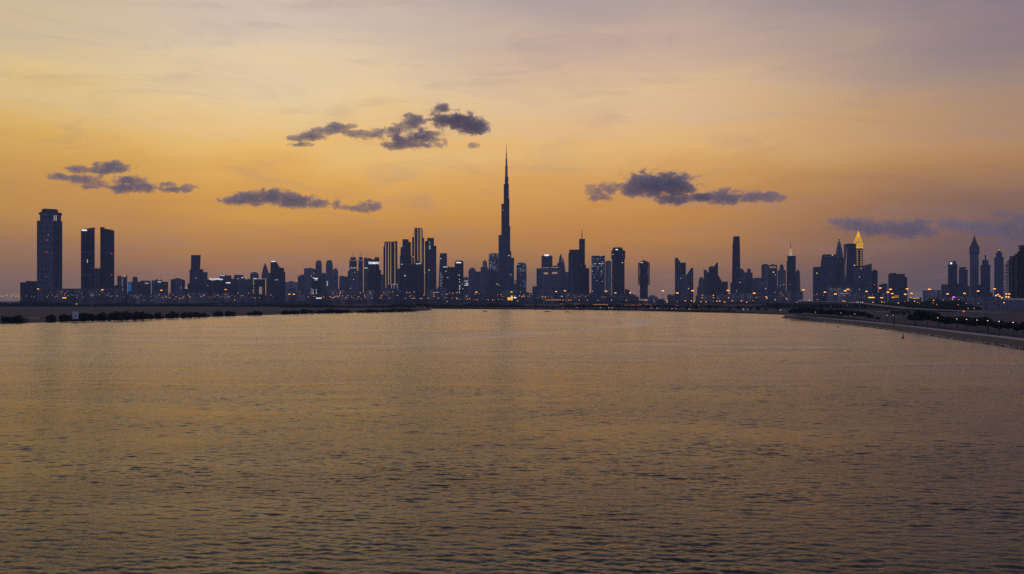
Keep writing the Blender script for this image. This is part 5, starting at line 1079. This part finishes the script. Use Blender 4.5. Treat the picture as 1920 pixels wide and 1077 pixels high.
def figure(px, d, z, label, rz=0, sit=True):
    """seated or standing person as one skinned body"""
    me = bpy.data.meshes.new('body'); o = bpy.data.objects.new('person', me); link(o)
    if sit: J = [(0,0,.5,.16),(0,0,.75,.15),(0,0,1.0,.17),(0,0,1.14,.07),(0,0,1.28,.11),(0,0,1.38,.08),(.1,-.2,1.02,.06),(.3,-.26,.85,.045),(.5,-.15,.85,.035),(.1,.2,1.02,.06),(.3,.26,.85,.045),(.5,.15,.85,.035),(.4,-.12,.5,.09),(.48,-.12,.1,.055),(.4,.12,.5,.09),(.48,.12,.1,.055)]
    else: J = [(0,0,.95,.15),(0,0,1.2,.14),(0,0,1.42,.17),(0,0,1.55,.07),(0,0,1.68,.11),(0,0,1.78,.08),(0,-.22,1.4,.06),(.05,-.28,1.12,.045),(.2,-.26,.92,.035),(0,.22,1.4,.06),(.05,.28,1.12,.045),(.2,.26,.92,.035),(.02,-.12,.5,.09),(0,-.13,.05,.055),(.02,.12,.5,.09),(0,.13,.05,.055)]
    me.from_pydata([j[:3] for j in J], [(0,1),(1,2),(2,3),(3,4),(4,5),(2,6),(6,7),(7,8),(2,9),(9,10),(10,11),(0,12),(12,13),(0,14),(14,15)], [])
    o.modifiers.new('skin', 'SKIN'); sv = me.skin_vertices[0].data
    for i, j in enumerate(J): sv[i].radius = (j[3], j[3])
    sv[0].use_root = True; o.modifiers.new('sub', 'SUBSURF').levels = 1
    me.materials.append(M['skin']); o.location = (X(px,d) if px else 0, d, z); o.rotation_euler = (0,0,rz)
    return tag(o, label, 'person')
for px, py, L, lab, rz, fs in ((910,584.4,7.5,'dark speed boat with a long wake, left of the three boats',R(15),1),(1026,585.2,11,'longest dark boat, middle of the three',R(172),3),(1064,585.8,8,'smallest low boat, right of the three',R(5),1)):
    o, d = boat(px, py, L, lab, rz, fs)
    where = {910:'left',1026:'middle',1064:'right'}[px]
    for k in range(fs):
        dx = (-.12+.16*k)*L*(1 if rz < 2 else -1)
        figure(px + dx/d*F - (2 if fs == 1 else 0)/d*F*.5, d, .15, 'dark clothed person sitting in the %s of the three boats%s' % (where, ('', ' near the front', ' at the stern')[k] if fs > 1 else ''), rz)

# ------------------------------------------------------------------ clouds (volumes far beyond the haze)
def cloud(label, lobes, d, dens=.008, edge=1.0, nscale=1.0, col=(1,.91,.86)):
    E = []
    for px, py, rx, ry in lobes:
        rx *= 1.12; ry *= 1.2; E.append((X(px,d), d+rnd.uniform(-.2,.2)*rx/F*d, Z(py,d), rx/F*d, max(.55*rx,ry)/F*d, ry/F*d))
    mg = 1.45
    lo = [min(e[k]-e[k+3]*mg for e in E) for k in range(3)]; hi = [max(e[k]+e[k+3]*mg for e in E) for k in range(3)]
    c0 = [(lo[k]+hi[k])/2 for k in range(3)]
    ob = MB().box(lo[0]-c0[0],hi[0]-c0[0],lo[1]-c0[1],hi[1]-c0[1],lo[2]-c0[2],hi[2]-c0[2]).build('cloud', None, None, c0)
    m = bpy.data.materials.new('cloud_vapour'); m.use_nodes = True; t = m.node_tree; t.nodes.clear()
    g = N(t, 'ShaderNodeNewGeometry')
    best = None
    n0 = N(t, 'ShaderNodeTexNoise'); n0.inputs['Scale'].default_value = 1; n0.inputs['Detail'].default_value = 2
    mp0 = N(t, 'ShaderNodeVectorMath'); mp0.operation = 'MULTIPLY'; mp0.inputs[1].default_value = tuple(nscale*F/d/26 for _ in range(3)); t.links.new(g.outputs['Position'], mp0.inputs[0])
    t.links.new(mp0.outputs[0], n0.inputs['Vector'])
    for e in E:
        s = N(t, 'ShaderNodeVectorMath'); s.operation = 'SUBTRACT'; t.links.new(g.outputs['Position'], s.inputs[0]); s.inputs[1].default_value = e[:3]
        v = N(t, 'ShaderNodeVectorMath'); v.operation = 'DIVIDE'; t.links.new(s.outputs[0], v.inputs[0]); v.inputs[1].default_value = e[3:]
        l = N(t, 'ShaderNodeVectorMath'); l.operation = 'LENGTH'; t.links.new(v.outputs[0], l.inputs[0])
        f = M_(t, 'SUBTRACT', 1.0, l.outputs['Value'])
        best = f if best is None else M_(t, 'SMOOTH_MAX', best, f, .25)
    n = N(t, 'ShaderNodeTexNoise'); n.inputs['Scale'].default_value = 1; n.inputs['Detail'].default_value = 9; n.inputs['Roughness'].default_value = .68; n.inputs['Distortion'].default_value = .7
    mp = N(t, 'ShaderNodeVectorMath'); mp.operation = 'MULTIPLY'; k = nscale*F/d/15; mp.inputs[1].default_value = (k*.8,k*.8,k*1.25); t.links.new(g.outputs['Position'], mp.inputs[0]); t.links.new(mp.outputs[0], n.inputs['Vector'])
    nn = M_(t, 'MULTIPLY', M_(t, 'SUBTRACT', n.outputs[0], .5), 3.6*edge)
    val = M_(t, 'ADD', best, nn)
    den = M_(t, 'MULTIPLY', M_(t, 'MULTIPLY', val, 4.0, clamp=True), dens*12000/d)
    pv = N(t, 'ShaderNodeVolumePrincipled'); pv.inputs['Color'].default_value = (*col,1); pv.inputs['Anisotropy'].default_value = .2
    t.links.new(den, pv.inputs['Density'])
    om = N(t, 'ShaderNodeOutputMaterial'); t.links.new(pv.outputs[0], om.inputs['Volume'])
    ob.data.materials.append(m)
    m.cycles.volume_step_rate = .3
    tag(ob, label, 'cloud')
cloud('long thin grey cloud rising to the right above left of centre', [(558,260,18,5),(585,256,28,7),(612,247,26,7),(636,238,26,8),(655,236,14,5),(565,271,20,4)], 12000, .010)
cloud('small two lobed cloud between the long thin one and the centre', [(662,250,18,7),(684,253,20,8),(708,251,12,10)], 12000, .010)
cloud('ragged upper cloud left of the darkest one at the top', [(735,248,18,10),(758,238,20,11),(776,228,20,15)], 12000, .011)
cloud('tilted flat cloud below the ragged upper one', [(735,271,20,7),(760,266,32,10),(790,258,30,9),(812,252,18,5)], 12300, .012)
cloud('small hooked cloud scraps under the darkest cloud', [(805,274,10,4),(822,272,13,6),(834,266,6,6)], 12000, .008, 1.2)
cloud('darkest cloud at the top with wispy crest', [(828,205,16,9),(832,224,24,13),(858,226,30,13),(884,235,30,14),(900,240,14,12)], 12200, .018)
cloud('tiny cloud scrap above the tallest tower', [(888,273,13,5)], 12000, .009)
cloud('upper left cloud, the higher flat streak', [(212,316,32,10),(186,319,24,6),(148,318,22,7),(128,316,10,4)], 17000, .010)
cloud('ragged left cloud below the flat streak', [(142,336,24,9),(112,332,20,6),(178,342,18,9),(165,350,16,4)], 17000, .010, 1.15)
cloud('trailing broken cloud at left, right of the ragged one', [(242,338,28,8),(232,352,30,9),(272,351,28,8),(312,346,18,4),(325,356,28,5),(354,351,14,6)], 17000, .010, 1.15)
cloud('flat long dark cloud left of centre above the low towers', [(440,376,26,7),(470,373,34,11),(515,370,34,12),(556,378,34,11),(590,381,22,8)], 18000, .011)
cloud('small upright cloud puff right of the flat long cloud', [(632,383,9,10),(642,389,12,5)], 18000, .010)
cloud('round edged small cloud left of the gold striped towers', [(672,391,18,7),(692,388,20,10)], 18000, .010)
cloud('ragged small cloud at the left of the right hand bank', [(1118,357,18,9),(1142,354,22,11),(1125,371,20,6),(1155,348,14,4)], 18000, .009, 1.25)
cloud('largest flat bottomed cloud right of the tallest tower', [(1190,354,30,14),(1215,348,40,18),(1250,346,46,18),(1280,354,28,14),(1268,374,34,9),(1305,370,22,6)], 18000, .014)
cloud('long low cloud trailing to the right of the largest one', [(1325,371,20,6),(1362,370,34,12),(1408,371,28,9),(1438,370,24,9),(1462,373,16,6)], 18000, .011)
cloud('faint grey cloud bank above the golden spire', [(1575,416,26,7),(1600,421,34,11),(1640,430,42,11),(1668,420,18,8),(1700,432,44,14),(1722,420,22,9)], 24000, .0075, 1.1, col=(1,.90,.84))
cloud('faint long streaky cloud above the clock tower', [(1782,421,34,8),(1835,424,42,9),(1850,436,40,7),(1885,424,30,8)], 24000, .0062, 1.1, col=(1,.90,.84))
cloud('faint ragged cloud at the right edge of the sky', [(1886,401,24,7),(1915,410,26,10),(1925,438,44,20)], 24000, .0062, 1.1, col=(1,.90,.84))

# ------------------------------------------------------------------ haze
hz = MB().box(-6500, 6500, -150, 5700, -7, 880).build('haze', None)
m = bpy.data.materials.new('evening_haze'); m.use_nodes = True; t = m.node_tree; t.nodes.clear()
pv = N(t, 'ShaderNodeVolumePrincipled'); pv.inputs['Color'].default_value = (.66,.78,1,1); pv.inputs['Density'].default_value = 5.2e-5; pv.inputs['Anisotropy'].default_value = 0
om = N(t, 'ShaderNodeOutputMaterial'); t.links.new(pv.outputs[0], om.inputs['Volume']); hz.data.materials.append(m)
tag(hz, kind='stuff')
